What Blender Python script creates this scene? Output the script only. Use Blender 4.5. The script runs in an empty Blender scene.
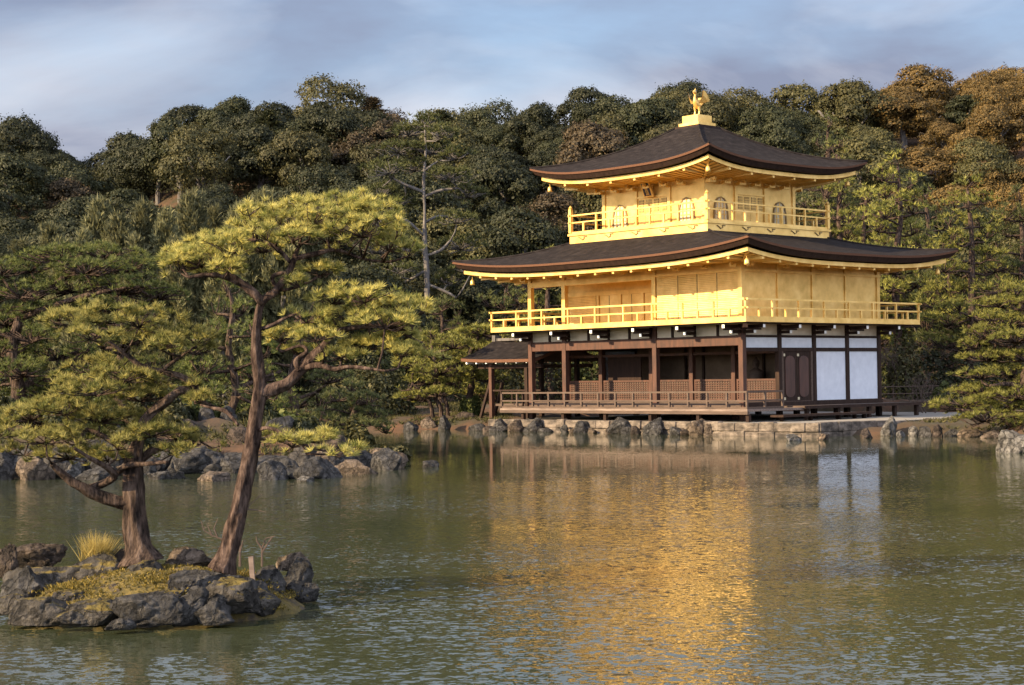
import bpy, math, random
import numpy as np
from mathutils import Vector, Matrix, noise

random.seed(7)
R = math.radians
S = bpy.context.scene
COL = S.collection

# ------------------------------------------------------------------ camera
F, CX, HY, ROLL, EYE = 1734.7, 512.0, 377.83, -0.814, 2.2      # focal length in px, horizon row, roll, eye height
cam_d = bpy.data.cameras.new("camera"); cam_d.sensor_width = 36.0
cam_d.lens = F / 1024 * 36.0; cam_d.clip_start = 0.1; cam_d.clip_end = 3000
cam = bpy.data.objects.new("camera", cam_d); COL.objects.link(cam)
pitch = math.atan((HY - 342.5) / F)
cam.matrix_world = (Matrix.Translation((0, 0, EYE)) @ Matrix.Rotation(R(90) + pitch, 4, 'X')
                    @ Matrix.Rotation(R(ROLL), 4, 'Z'))
S.camera = cam

# ------------------------------------------------------------------ sun, sky, exposure
SUN_EL = 25.0
SUN_AZ = (-0.888, -0.460)
sv = Vector((SUN_AZ[0] * math.cos(R(SUN_EL)), SUN_AZ[1] * math.cos(R(SUN_EL)), math.sin(R(SUN_EL)))).normalized()
sd = bpy.data.lights.new("sun", 'SUN'); sd.energy = 5.0; sd.angle = R(0.5); sd.color = (1.0, 0.76, 0.45)
so = bpy.data.objects.new("sun", sd); COL.objects.link(so)
so.rotation_euler = (-sv).to_track_quat('-Z', 'Y').to_euler(); so.location = (-60, -40, 60)

W = bpy.data.worlds.new("World"); S.world = W; W.use_nodes = True
nt = W.node_tree; nt.nodes.clear()
def N(tree, typ, **kw):
    n = tree.nodes.new(typ)
    for k, v in kw.items(): setattr(n, k, v)
    return n
out = N(nt, 'ShaderNodeOutputWorld'); bg = N(nt, 'ShaderNodeBackground')
sky = N(nt, 'ShaderNodeTexSky'); sky.sky_type = 'NISHITA'; sky.sun_disc = False
sky.sun_elevation = R(SUN_EL); sky.sun_rotation = math.atan2(SUN_AZ[0], SUN_AZ[1])
sky.air_density = 1.0; sky.dust_density = 1.0; sky.ozone_density = 2.0
tc = N(nt, 'ShaderNodeTexCoord'); mp = N(nt, 'ShaderNodeMapping'); mp.inputs['Scale'].default_value = (1.0, 1.0, 3.2)
mp.inputs['Location'].default_value = (0.3, 0.1, 0.25)
nz = N(nt, 'ShaderNodeTexNoise'); nz.inputs['Scale'].default_value = 3.0; nz.inputs['Detail'].default_value = 7; nz.inputs['Roughness'].default_value = 0.55
nt.links.new(tc.outputs['Generated'], mp.inputs[0]); nt.links.new(mp.outputs[0], nz.inputs['Vector'])
cr = N(nt, 'ShaderNodeValToRGB'); cr.color_ramp.elements[0].position = 0.30; cr.color_ramp.elements[1].position = 0.56
cr.color_ramp.elements[0].color = (0.45, 0.45, 0.45, 1); cr.color_ramp.elements[1].color = (0.95, 0.95, 0.95, 1)
nt.links.new(nz.outputs['Fac'], cr.inputs[0])
nz2 = N(nt, 'ShaderNodeTexNoise'); nz2.inputs['Scale'].default_value = 3.4; nz2.inputs['Distortion'].default_value = 0.6; nz2.inputs['Detail'].default_value = 8
nt.links.new(mp.outputs[0], nz2.inputs['Vector'])
cc = N(nt, 'ShaderNodeValToRGB'); cc.color_ramp.elements[0].position = 0.38; cc.color_ramp.elements[1].position = 0.64
cc.color_ramp.elements[0].color = (1.2, 1.32, 1.85, 1); cc.color_ramp.elements[1].color = (3.7, 3.65, 3.9, 1)
nt.links.new(nz2.outputs['Fac'], cc.inputs[0])
mx = N(nt, 'ShaderNodeMix', data_type='RGBA')
nt.links.new(cr.outputs[0], mx.inputs[0]); nt.links.new(sky.outputs[0], mx.inputs[6]); nt.links.new(cc.outputs[0], mx.inputs[7])
# sky brightness by compass direction: unseen south brightened as added fill, dimmer north
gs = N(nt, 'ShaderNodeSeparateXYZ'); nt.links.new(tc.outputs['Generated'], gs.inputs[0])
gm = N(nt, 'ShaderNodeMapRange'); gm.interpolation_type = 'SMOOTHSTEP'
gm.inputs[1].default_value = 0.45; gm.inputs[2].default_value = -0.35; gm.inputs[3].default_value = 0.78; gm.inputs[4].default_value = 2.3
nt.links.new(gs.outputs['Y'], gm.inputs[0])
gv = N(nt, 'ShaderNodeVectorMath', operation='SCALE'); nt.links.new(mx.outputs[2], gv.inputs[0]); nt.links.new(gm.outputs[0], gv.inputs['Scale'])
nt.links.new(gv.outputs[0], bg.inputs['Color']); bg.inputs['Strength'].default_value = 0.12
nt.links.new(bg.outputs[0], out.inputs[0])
S.view_settings.view_transform = 'Standard'; S.view_settings.look = 'None'
S.view_settings.gamma = 1; S.view_settings.use_curve_mapping = False
S.view_settings.exposure = 1.35
S.cycles.max_bounces = 7; S.cycles.diffuse_bounces = 3; S.cycles.glossy_bounces = 4; S.cycles.transmission_bounces = 4
S.cycles.caustics_reflective = False; S.cycles.caustics_refractive = False
S.cycles.sample_clamp_indirect = 6

# ------------------------------------------------------------------ coordinates
cr_, sr_ = math.cos(R(ROLL)), math.sin(R(ROLL))
def p2w(px, py, Y):
    u, v = px - CX, py - HY
    a = u * cr_ + v * sr_; b = -u * sr_ + v * cr_
    return Vector((a / F * Y, Y, EYE - b / F * Y))
def w2p(P):
    a = F * P[0] / P[1]; b = -F * (P[2] - EYE) / P[1]
    return CX + a * cr_ - b * sr_, HY + a * sr_ + b * cr_
TH = R(42.356)
PX0 = 64.876 * (742.2 - 512) / F; PY0 = 64.876                 # the pavilion's south-east corner
PROT = TH - R(90)
def l2w(x, y, z=0):                                             # pavilion frame (east, north) to world
    return Vector((PX0 + math.sin(TH) * x + math.cos(TH) * y, PY0 - math.cos(TH) * x + math.sin(TH) * y, z))

# ------------------------------------------------------------------ materials
def newmat(name):
    m = bpy.data.materials.new(name); m.use_nodes = True
    t = m.node_tree; b = t.nodes['Principled BSDF']
    return m, t, b
def ramp(t, fac, stops):
    r = N(t, 'ShaderNodeValToRGB'); e = r.color_ramp.elements
    while len(e) < len(stops): e.new(0.5)
    for i, (p, c) in enumerate(stops):
        e[i].position = p; e[i].color = (*c, 1)
    t.links.new(fac, r.inputs[0]); return r.outputs[0]
def noise_tex(t, scale, detail=5, rough=0.55, stretch=None, vec='Object'):
    c = N(t, 'ShaderNodeTexCoord'); v = c.outputs[vec]
    if stretch:
        m = N(t, 'ShaderNodeMapping'); m.inputs['Scale'].default_value = stretch
        t.links.new(v, m.inputs[0]); v = m.outputs[0]
    n = N(t, 'ShaderNodeTexNoise'); n.inputs['Scale'].default_value = scale
    n.inputs['Detail'].default_value = detail; n.inputs['Roughness'].default_value = rough
    t.links.new(v, n.inputs['Vector']); return n
def bump(t, b, h, strength=0.5, dist=0.02):
    k = N(t, 'ShaderNodeBump'); k.inputs['Strength'].default_value = strength; k.inputs['Distance'].default_value = dist
    t.links.new(h, k.inputs['Height']); t.links.new(k.outputs[0], b.inputs['Normal'])
def simple(name, stops, scale=4, rough=0.7, metal=0.0, stretch=None, bstr=0.3, bdist=0.01, detail=6, spec=0.4):
    m, t, b = newmat(name)
    n = noise_tex(t, scale, detail, 0.6, stretch)
    t.links.new(ramp(t, n.outputs['Fac'], stops), b.inputs['Base Color'])
    b.inputs['Roughness'].default_value = rough; b.inputs['Metallic'].default_value = metal
    b.inputs['Specular IOR Level'].default_value = spec
    if bstr: bump(t, b, n.outputs['Fac'], bstr, bdist)
    return m
M = {}
M['gold'] = simple('gold_leaf', [(0.28, (0.60, 0.37, 0.090)), (0.5, (0.79, 0.51, 0.15)), (0.72, (0.92, 0.64, 0.23))], 1.7, 0.40, 0.40, None, 0.06, 0.01, 8)
M['gold_line'] = simple('gold_leaf_seams', [(0.3, (0.20, 0.13, 0.05)), (0.7, (0.30, 0.20, 0.08))], 8, 0.6, 0.2)
# shutters: gold leaf over fine horizontal slats
m, t, b = newmat('gold_slats'); n = noise_tex(t, 2.2, 8)
t.links.new(ramp(t, n.outputs['Fac'], [(0.3, (0.66, 0.44, 0.13)), (0.7, (0.88, 0.63, 0.24))]), b.inputs['Base Color'])
c = N(t, 'ShaderNodeTexCoord'); w = N(t, 'ShaderNodeTexWave'); w.bands_direction = 'Z'; w.inputs['Scale'].default_value = 4.6
w.inputs['Distortion'].default_value = 0.1
t.links.new(c.outputs['Object'], w.inputs['Vector']); bump(t, b, w.outputs['Fac'], 0.5, 0.02)
b.inputs['Roughness'].default_value = 0.5; b.inputs['Metallic'].default_value = 0.4; M['gold_slats'] = m
M['roof'] = simple('cypress_bark_roof', [(0.3, (0.010, 0.0082, 0.0085)), (0.55, (0.020, 0.0165, 0.0165)), (0.78, (0.040, 0.033, 0.031))], 3.2, 0.95, 0, (1, 1, 2.2), 0.7, 0.05, 13, 0.08)
M['roof_edge'] = simple('bark_roof_edge', [(0.3, (0.06, 0.025, 0.013)), (0.7, (0.135, 0.056, 0.025))], 14, 0.8, 0, (1, 1, 6), 0.4)
M['dark'] = simple('dark_lacquered_wood', [(0.3, (0.018, 0.010, 0.008)), (0.7, (0.040, 0.023, 0.016))], 8, 0.7, 0, (1, 1, .2), spec=0.15)
M['red'] = simple('red_brown_timber', [(0.25, (0.028, 0.012, 0.008)), (0.7, (0.088, 0.035, 0.020))], 7, 0.65, 0, (1, 1, .25))
M['dark_red'] = simple('dark_red_lacquer', [(0.3, (0.035, 0.014, 0.010)), (0.7, (0.08, 0.03, 0.02))], 6, 0.45, 0, (1, 1, .2))
M['grey_wood'] = simple('weathered_deck_wood', [(0.25, (0.09, 0.062, 0.05)), (0.75, (0.24, 0.18, 0.145))], 6, 0.8, 0, (.25, 2.5, 2))
M['brown_wood'] = simple('brown_wood', [(0.25, (0.04, 0.026, 0.019)), (0.75, (0.11, 0.072, 0.052))], 6, 0.75, 0, (.3, 2, 2))
M['white'] = simple('white_plaster', [(0.3, (0.53, 0.56, 0.62)), (0.7, (0.63, 0.66, 0.72))], 3, 0.85, 0, None, 0.05)
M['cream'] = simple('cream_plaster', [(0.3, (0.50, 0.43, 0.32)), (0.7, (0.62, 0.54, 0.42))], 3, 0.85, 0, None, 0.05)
M['room'] = simple('shaded_cream_plaster', [(0.3, (0.10, 0.07, 0.045)), (0.7, (0.17, 0.12, 0.08))], 3, 0.85, 0, None, 0.05)  # cream plaster darkened: the room's shade is put into the colour
M['tip'] = simple('white_painted_end_grain', [(0.3, (0.72, 0.72, 0.70)), (0.7, (0.82, 0.82, 0.80))], 9, 0.7)
M['blue'] = simple('navy_lacquer', [(0.3, (0.01, 0.012, 0.03)), (0.7, (0.02, 0.025, 0.05))], 9, 0.4)
M['paper'] = simple('window_paper', [(0.3, (0.50, 0.43, 0.28)), (0.7, (0.60, 0.52, 0.36))], 6, 0.8)
M['sand'] = simple('pale_raked_sand', [(0.3, (0.17, 0.155, 0.135)), (0.7, (0.27, 0.25, 0.22))], 2, 0.95, 0, None, 0.2)
M['stone'] = simple('cut_stone', [(0.36, (0.035, 0.029, 0.024)), (0.5, (0.10, 0.080, 0.064)), (0.66, (0.20, 0.162, 0.130))], 2.6, 0.9, 0, (1, 1, 1.6), 1.0, 0.08, 10)
def rockmat(name, cols, moss=0.0):
    m, t, b = newmat(name)
    n = noise_tex(t, 2.2, 9, 0.65); n2 = noise_tex(t, 9, 6, 0.7)
    base = ramp(t, n.outputs['Fac'], [(0.30, cols[0]), (0.52, cols[1]), (0.75, cols[2])])
    mxx = N(t, 'ShaderNodeMix', data_type='RGBA', blend_type='MULTIPLY'); mxx.inputs[0].default_value = 0.75
    sp = ramp(t, n2.outputs['Fac'], [(0.35, (0.35, 0.34, 0.33)), (0.6, (1.0, 1.0, 1.0)), (0.75, (1.25, 1.25, 1.22))])
    t.links.new(base, mxx.inputs[6]); t.links.new(sp, mxx.inputs[7]); col = mxx.outputs[2]
    if moss:
        g = N(t, 'ShaderNodeNewGeometry'); s = N(t, 'ShaderNodeSeparateXYZ'); t.links.new(g.outputs['Normal'], s.inputs[0])
        n3 = noise_tex(t, 3.1, 5); a = N(t, 'ShaderNodeMath', operation='MULTIPLY'); t.links.new(s.outputs['Z'], a.inputs[0]); t.links.new(n3.outputs['Fac'], a.inputs[1])
        f = ramp(t, a.outputs[0], [(0.52 - 0.25 * moss, (0, 0, 0)), (0.60 - 0.25 * moss, (1, 1, 1))])
        mc = ramp(t, n2.outputs['Fac'], [(0.3, (0.05, 0.042, 0.010)), (0.7, (0.18, 0.13, 0.03))])
        m2 = N(t, 'ShaderNodeMix', data_type='RGBA'); t.links.new(f, m2.inputs[0]); t.links.new(col, m2.inputs[6]); t.links.new(mc, m2.inputs[7]); col = m2.outputs[2]
    t.links.new(col, b.inputs['Base Color']); b.inputs['Roughness'].default_value = 0.85; b.inputs['Specular IOR Level'].default_value = 0.3
    ad = N(t, 'ShaderNodeMath', operation='ADD'); t.links.new(n.outputs['Fac'], ad.inputs[0]); t.links.new(n2.outputs['Fac'], ad.inputs[1])
    tcv = N(t, 'ShaderNodeTexCoord'); dn = N(t, 'ShaderNodeVectorMath', operation='MULTIPLY_ADD'); dn.inputs[1].default_value = (.5, .5, .5)
    t.links.new(n.outputs['Color'], dn.inputs[0]); t.links.new(tcv.outputs['Object'], dn.inputs[2])
    vo = N(t, 'ShaderNodeTexVoronoi'); vo.feature = 'DISTANCE_TO_EDGE'; vo.inputs['Scale'].default_value = 3.6; t.links.new(dn.outputs[0], vo.inputs['Vector'])
    cm = N(t, 'ShaderNodeMapRange'); cm.inputs[2].default_value = 0.07; cm.inputs[3].default_value = -1.2; cm.inputs[4].default_value = 0; t.links.new(vo.outputs['Distance'], cm.inputs[0])
    a2 = N(t, 'ShaderNodeMath', operation='ADD'); t.links.new(ad.outputs[0], a2.inputs[0]); t.links.new(cm.outputs[0], a2.inputs[1])
    bump(t, b, a2.outputs[0], 1.0, 0.05)
    return m
M['rock'] = rockmat('grey_rock', [(0.018, 0.017, 0.017), (0.050, 0.047, 0.045), (0.13, 0.122, 0.115)])
M['rock_moss'] = rockmat('grey_rock_with_moss', [(0.020, 0.018, 0.016), (0.055, 0.049, 0.043), (0.13, 0.115, 0.098)], 0.62)
M['rock_warm'] = rockmat('tan_rock', [(0.05, 0.036, 0.026), (0.12, 0.09, 0.066), (0.23, 0.18, 0.14)])
M['rock_pale'] = rockmat('pale_rock', [(0.055, 0.051, 0.047), (0.135, 0.127, 0.118), (0.27, 0.255, 0.24)])
M['rock_brown'] = rockmat('brown_rock', [(0.022, 0.016, 0.013), (0.06, 0.044, 0.034), (0.12, 0.09, 0.07)])
M['moss'] = simple('yellow_moss', [(0.28, (0.05, 0.040, 0.010)), (0.5, (0.16, 0.105, 0.020)), (0.75, (0.30, 0.19, 0.035))], 9, 0.95, 0, None, 1.0, 0.04, 9, 0.1)
m, t, b = newmat('islet_moss_and_soil'); n = noise_tex(t, 2.6, 7, 0.65); n2 = noise_tex(t, 14, 6, 0.7)
mm_ = ramp(t, n2.outputs['Fac'], [(0.3, (0.035, 0.032, 0.010)), (0.55, (0.12, 0.088, 0.020)), (0.75, (0.25, 0.17, 0.035))])
ss_ = ramp(t, n2.outputs['Fac'], [(0.3, (0.022, 0.017, 0.013)), (0.7, (0.085, 0.062, 0.048))])
mx_ = N(t, 'ShaderNodeMix', data_type='RGBA'); t.links.new(ramp(t, n.outputs['Fac'], [(0.38, (0, 0, 0)), (0.44, (1, 1, 1))]), mx_.inputs[0]); t.links.new(ss_, mx_.inputs[6]); t.links.new(mm_, mx_.inputs[7])
t.links.new(mx_.outputs[2], b.inputs['Base Color']); b.inputs['Roughness'].default_value = 0.95; bump(t, b, n2.outputs['Fac'], 1.0, 0.04); M['islet'] = m
M['bark'] = simple('pine_bark', [(0.36, (0.012, 0.009, 0.008)), (0.5, (0.055, 0.038, 0.030)), (0.68, (0.125, 0.090, 0.072))], 20, 0.95, 0, (1, 1, .25), 1.0, 0.06, 9, 0.1)
M['bark_red'] = simple('red_pine_bark', [(0.36, (0.014, 0.009, 0.008)), (0.5, (0.055, 0.037, 0.030)), (0.68, (0.135, 0.094, 0.076))], 18, 0.95, 0, (1, 1, .3), 1.0, 0.05, 9, 0.1)
M['bark_grey'] = simple('grey_bark', [(0.3, (0.05, 0.044, 0.042)), (0.7, (0.16, 0.145, 0.135))], 6, 0.9, 0, (1, 1, .3), 0.5)
M['twig'] = simple('bare_twigs', [(0.3, (0.05, 0.035, 0.028)), (0.7, (0.12, 0.085, 0.07))], 6, 0.9)
def leafmat(name, c1, c2, trans=0.3, tint=False):
    m, t, b = newmat(name)
    g = N(t, 'ShaderNodeNewGeometry'); oi = N(t, 'ShaderNodeObjectInfo')
    at = N(t, 'ShaderNodeAttribute'); at.attribute_name = 'tint'
    mxf = N(t, 'ShaderNodeMath', operation='MULTIPLY_ADD'); mxf.inputs[1].default_value = 0.45 if tint else 1.0; t.links.new(g.outputs['Random Per Island'], mxf.inputs[0])
    if tint:
        t2_ = N(t, 'ShaderNodeMath', operation='MULTIPLY'); t2_.inputs[1].default_value = 0.55; t.links.new(at.outputs['Fac'], t2_.inputs[0]); t.links.new(t2_.outputs[0], mxf.inputs[2])
    else: mxf.inputs[2].default_value = 0.0
    col = ramp(t, mxf.outputs[0], [(0.0, c1), (0.5, tuple((a_ + b_) * .42 for a_, b_ in zip(c1, c2))), (1.0, c2)])
    hs = N(t, 'ShaderNodeHueSaturation'); t.links.new(col, hs.inputs['Color'])
    mr = N(t, 'ShaderNodeMapRange'); mr.inputs[3].default_value = 0.75; mr.inputs[4].default_value = 1.3
    t.links.new(oi.outputs['Random'], mr.inputs[0]); t.links.new(mr.outputs[0], hs.inputs['Value'])
    t.links.new(hs.outputs[0], b.inputs['Base Color'])
    b.inputs['Roughness'].default_value = 0.6; b.inputs['Specular IOR Level'].default_value = 0.25
    tr = N(t, 'ShaderNodeBsdfTranslucent'); t.links.new(hs.outputs[0], tr.inputs['Color'])
    ms = N(t, 'ShaderNodeMixShader'); ms.inputs[0].default_value = trans
    o = t.nodes['Material Output']
    t.links.new(b.outputs[0], ms.inputs[1]); t.links.new(tr.outputs[0], ms.inputs[2]); t.links.new(ms.outputs[0], o.inputs[0])
    return m
M['needle'] = leafmat('yellow_pine_needles', (0.095, 0.125, 0.026), (0.64, 0.56, 0.18), 0.45, True)  # yellowed needle colour, varied at random by tuft and blade
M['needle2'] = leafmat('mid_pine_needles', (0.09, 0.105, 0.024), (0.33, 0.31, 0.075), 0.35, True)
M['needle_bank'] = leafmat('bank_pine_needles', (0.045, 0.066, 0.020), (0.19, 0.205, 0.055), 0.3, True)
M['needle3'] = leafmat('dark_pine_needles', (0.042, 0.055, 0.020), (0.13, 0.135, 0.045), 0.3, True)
M['leaf_dark'] = leafmat('dark_evergreen_leaves', (0.017, 0.022, 0.009), (0.042, 0.044, 0.017), 0.2)
M['leaf_olive'] = leafmat('olive_evergreen_leaves', (0.034, 0.036, 0.012), (0.088, 0.078, 0.028), 0.2)
M['leaf_bronze'] = leafmat('bronze_leaves', (0.062, 0.048, 0.016), (0.195, 0.122, 0.036), 0.25)
M['leaf_brown'] = leafmat('brown_cedar_foliage', (0.026, 0.021, 0.012), (0.080, 0.056, 0.028), 0.2)
M['leaf_conifer'] = leafmat('grey_green_conifer', (0.080, 0.086, 0.042), (0.20, 0.19, 0.09), 0.35)
M['leaf_shrub'] = leafmat('bright_shrub_leaves', (0.045, 0.060, 0.016), (0.12, 0.13, 0.034), 0.3)
M['straw'] = leafmat('dry_yellow_grass', (0.38, 0.28, 0.07), (0.70, 0.56, 0.20), 0.35)

# water: slopes of small ripples drive the normal; calmer towards the far shore
m, t, b = newmat('pond_water'); L = t.links
b.inputs['Base Color'].default_value = (0.036, 0.043, 0.023, 1); b.inputs['Roughness'].default_value = 0.025
b.inputs['IOR'].default_value = 1.45; b.inputs['Specular IOR Level'].default_value = 0.5
def slope(scale, sx, sy, amp_x, amp_y, detail=2, rotz=0.0):
    c = N(t, 'ShaderNodeTexCoord'); mp = N(t, 'ShaderNodeMapping'); mp.inputs['Scale'].default_value = (sx, sy, 1); mp.inputs['Rotation'].default_value = (0, 0, rotz)
    n = N(t, 'ShaderNodeTexNoise'); n.inputs['Scale'].default_value = scale; n.inputs['Detail'].default_value = detail; n.inputs['Distortion'].default_value = 0.5
    L.new(c.outputs['Object'], mp.inputs[0]); L.new(mp.outputs[0], n.inputs['Vector'])
    sb = N(t, 'ShaderNodeVectorMath', operation='SUBTRACT'); sb.inputs[1].default_value = (0.5, 0.5, 0.5); L.new(n.outputs['Color'], sb.inputs[0])
    ml = N(t, 'ShaderNodeVectorMath', operation='MULTIPLY'); ml.inputs[1].default_value = (amp_x, amp_y, 0); L.new(sb.outputs[0], ml.inputs[0])
    return ml.outputs[0]
def vadd(a, b_):
    n = N(t, 'ShaderNodeVectorMath', operation='ADD'); L.new(a, n.inputs[0]); L.new(b_, n.inputs[1]); return n.outputs[0]
sl = vadd(vadd(slope(11.0, 0.8, 1.25, 0.19, 0.27, 1, 0.45), slope(2.6, 0.6, 1.3, 0.04, 0.06, 2, -0.12)), slope(26, 0.9, 1.1, 0.15, 0.20, 1, 0.5))
gp = N(t, 'ShaderNodeTexCoord'); sx = N(t, 'ShaderNodeSeparateXYZ'); L.new(gp.outputs['Object'], sx.inputs[0])
nzz = N(t, 'ShaderNodeTexNoise'); nzz.inputs['Scale'].default_value = 0.11; nzz.inputs['Detail'].default_value = 3; L.new(gp.outputs['Object'], nzz.inputs['Vector'])
q = N(t, 'ShaderNodeMath', operation='MULTIPLY_ADD'); q.inputs[1].default_value = 16; L.new(nzz.outputs['Fac'], q.inputs[0]); L.new(sx.outputs['Y'], q.inputs[2])
mr = N(t, 'ShaderNodeMapRange'); mr.interpolation_type = 'SMOOTHSTEP'
mr.inputs[1].default_value = 40; mr.inputs[2].default_value = 54; mr.inputs[3].default_value = 1.0; mr.inputs[4].default_value = 0.14; L.new(q.outputs[0], mr.inputs[0])
nz4 = N(t, 'ShaderNodeTexNoise'); nz4.inputs['Scale'].default_value = 0.22; nz4.inputs['Detail'].default_value = 2; L.new(gp.outputs['Object'], nz4.inputs['Vector'])
mr2 = N(t, 'ShaderNodeMapRange'); mr2.inputs[1].default_value = 0.35; mr2.inputs[2].default_value = 0.65; mr2.inputs[3].default_value = 0.42; mr2.inputs[4].default_value = 1.35; L.new(nz4.outputs['Fac'], mr2.inputs[0])
mm = N(t, 'ShaderNodeMath', operation='MULTIPLY'); L.new(mr.outputs[0], mm.inputs[0]); L.new(mr2.outputs[0], mm.inputs[1])
sc = N(t, 'ShaderNodeVectorMath', operation='SCALE'); L.new(sl, sc.inputs[0]); L.new(mm.outputs[0], sc.inputs['Scale'])
up = N(t, 'ShaderNodeVectorMath', operation='ADD'); up.inputs[1].default_value = (0, 0, 1); L.new(sc.outputs[0], up.inputs[0])
nm = N(t, 'ShaderNodeVectorMath', operation='NORMALIZE'); L.new(up.outputs[0], nm.inputs[0]); L.new(nm.outputs[0], b.inputs['Normal'])
M['water'] = m

# ground: pine litter, moss and bare earth
m, t, b = newmat('ground_litter'); n = noise_tex(t, 0.35, 8, 0.65); n2 = noise_tex(t, 3.0, 8, 0.7)
c1 = ramp(t, n.outputs['Fac'], [(0.35, (0.030, 0.030, 0.010)), (0.5, (0.058, 0.034, 0.016)), (0.68, (0.115, 0.050, 0.023))])
mq = N(t, 'ShaderNodeMix', data_type='RGBA', blend_type='MULTIPLY'); mq.inputs[0].default_value = 0.7
t.links.new(c1, mq.inputs[6]); t.links.new(ramp(t, n2.outputs['Fac'], [(0.3, (0.45, 0.42, 0.4)), (0.7, (1.2, 1.2, 1.15))]), mq.inputs[7])
t.links.new(mq.outputs[2], b.inputs['Base Color']); b.inputs['Roughness'].default_value = 0.95; bump(t, b, n2.outputs['Fac'], 0.8, 0.05); M['ground'] = m

# ------------------------------------------------------------------ mesh helpers
def link(name, me, mat, parent=None, loc=(0, 0, 0)):
    o = bpy.data.objects.new(name, me); COL.objects.link(o); o.location = loc
    if mat is not None:
        for mt in (mat if isinstance(mat, (list, tuple)) else [mat]): me.materials.append(mt)
    if parent is not None: o.parent = parent
    return o
def empty(name, loc=(0, 0, 0), rz=0):
    o = bpy.data.objects.new(name, None); COL.objects.link(o); o.location = loc; o.rotation_euler = (0, 0, rz)
    o.empty_display_size = 0.2; return o
def tag(o, label, cat, group=None, kind=None):
    if label: o['label'] = label
    if cat: o['category'] = cat
    if group: o['group'] = group
    if kind: o['kind'] = kind
    return o
class MB:
    def __init__(s): s.v = []; s.f = []; s.mi = []
    def face(s, idx, mi=0): s.f.append(tuple(idx)); s.mi.append(mi)
    def box(s, x0, x1, y0, y1, z0, z1, mi=0):
        k = len(s.v)
        s.v += [(x0, y0, z0), (x1, y0, z0), (x1, y1, z0), (x0, y1, z0), (x0, y0, z1), (x1, y0, z1), (x1, y1, z1), (x0, y1, z1)]
        for f in ((3, 2, 1, 0), (4, 5, 6, 7), (0, 1, 5, 4), (1, 2, 6, 5), (2, 3, 7, 6), (3, 0, 4, 7)): s.face([k + i for i in f], mi)
        return s
    def bar(s, a, b, w, h, mi=0):
        a, b = Vector(a), Vector(b); d = (b - a).normalized()
        up = Vector((0, 0, 1)) if abs(d.z) < 0.95 else Vector((0, 1, 0))
        x = d.cross(up).normalized() * w / 2; y = x.cross(d).normalized() * h / 2; k = len(s.v)
        for p in (a, b): s.v += [tuple(p - x - y), tuple(p + x - y), tuple(p + x + y), tuple(p - x + y)]
        for f in ((3, 2, 1, 0), (4, 5, 6, 7), (0, 1, 5, 4), (1, 2, 6, 5), (2, 3, 7, 6), (3, 0, 4, 7)): s.face([k + i for i in f], mi)
        return s
    def tube(s, pts, rad, n=8, mi=0, jit=0.0, seed=0):
        pts = [Vector(p) for p in pts]; k = len(s.v); m_ = len(pts); ref = Vector((0.31, 0.95, 0.05))
        for i, p in enumerate(pts):
            d = (pts[min(i + 1, m_ - 1)] - pts[max(i - 1, 0)]).normalized()
            x = d.cross(ref)
            if x.length < 0.05: x = d.cross(Vector((1, 0, 0)))
            x.normalize(); y = d.cross(x).normalized()
            for j in range(n):
                a = 2 * math.pi * j / n; r = rad[i]
                if jit: r *= 1 + jit * noise.noise(Vector((p.x * 7 + seed + math.cos(a) * 1.5, p.y * 7 + math.sin(a) * 1.5, p.z * 3.2))) + (jit * .45 * noise.noise(Vector((math.cos(a) * 4.5 + seed, math.sin(a) * 4.5, p.z * 6))) if n > 20 else 0)
                s.v.append(tuple(p + x * math.cos(a) * r + y * math.sin(a) * r))
        for i in range(m_ - 1):
            for j in range(n):
                s.face((k + i * n + j, k + i * n + (j + 1) % n, k + (i + 1) * n + (j + 1) % n, k + (i + 1) * n + j), mi)
        s.face([k + j for j in range(n)][::-1], mi); s.face([k + (m_ - 1) * n + j for j in range(n)], mi)
        return s
    def lathe(s, c, prof, n=12, mi=0):
        k = len(s.v)
        for (r, z) in prof:
            for j in range(n):
                a = 2 * math.pi * j / n; s.v.append((c[0] + r * math.cos(a), c[1] + r * math.sin(a), c[2] + z))
        for i in range(len(prof) - 1):
            for j in range(n):
                s.face((k + i * n + j, k + i * n + (j + 1) % n, k + (i + 1) * n + (j + 1) % n, k + (i + 1) * n + j), mi)
        s.face([k + j for j in range(n)][::-1], mi); s.face([k + (len(prof) - 1) * n + j for j in range(n)], mi)
        return s
    def prism(s, poly, z0, z1, mi=0, mi_top=None):
        k = len(s.v); n = len(poly)
        s.v += [(p[0], p[1], z0) for p in poly] + [(p[0], p[1], z1) for p in poly]
        s.face([k + i for i in range(n)][::-1], mi); s.face([k + n + i for i in range(n)], mi if mi_top is None else mi_top)
        for i in range(n): s.face((k + i, k + (i + 1) % n, k + n + (i + 1) % n, k + n + i), mi)
        return s
    def build(s, name, mat, parent=None, loc=(0, 0, 0), smooth=False, bevel=0.0):
        me = bpy.data.meshes.new(name); me.from_pydata(s.v, [], s.f)
        if any(s.mi): me.polygons.foreach_set('material_index', s.mi)
        if smooth: me.polygons.foreach_set('use_smooth', [True] * len(me.polygons))
        me.update(); o = link(name, me, mat, parent, loc)
        if bevel:
            bv = o.modifiers.new('bevel', 'BEVEL'); bv.width = bevel; bv.segments = 2; bv.limit_method = 'ANGLE'
        return o
def dup(o, parent=None, loc=None, name=None):
    c_ = o.copy(); COL.objects.link(c_)
    if parent is not None: c_.parent = parent
    if loc is not None: c_.location = loc
    for ch in list(o.children): dup(ch, c_)
    return c_
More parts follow.
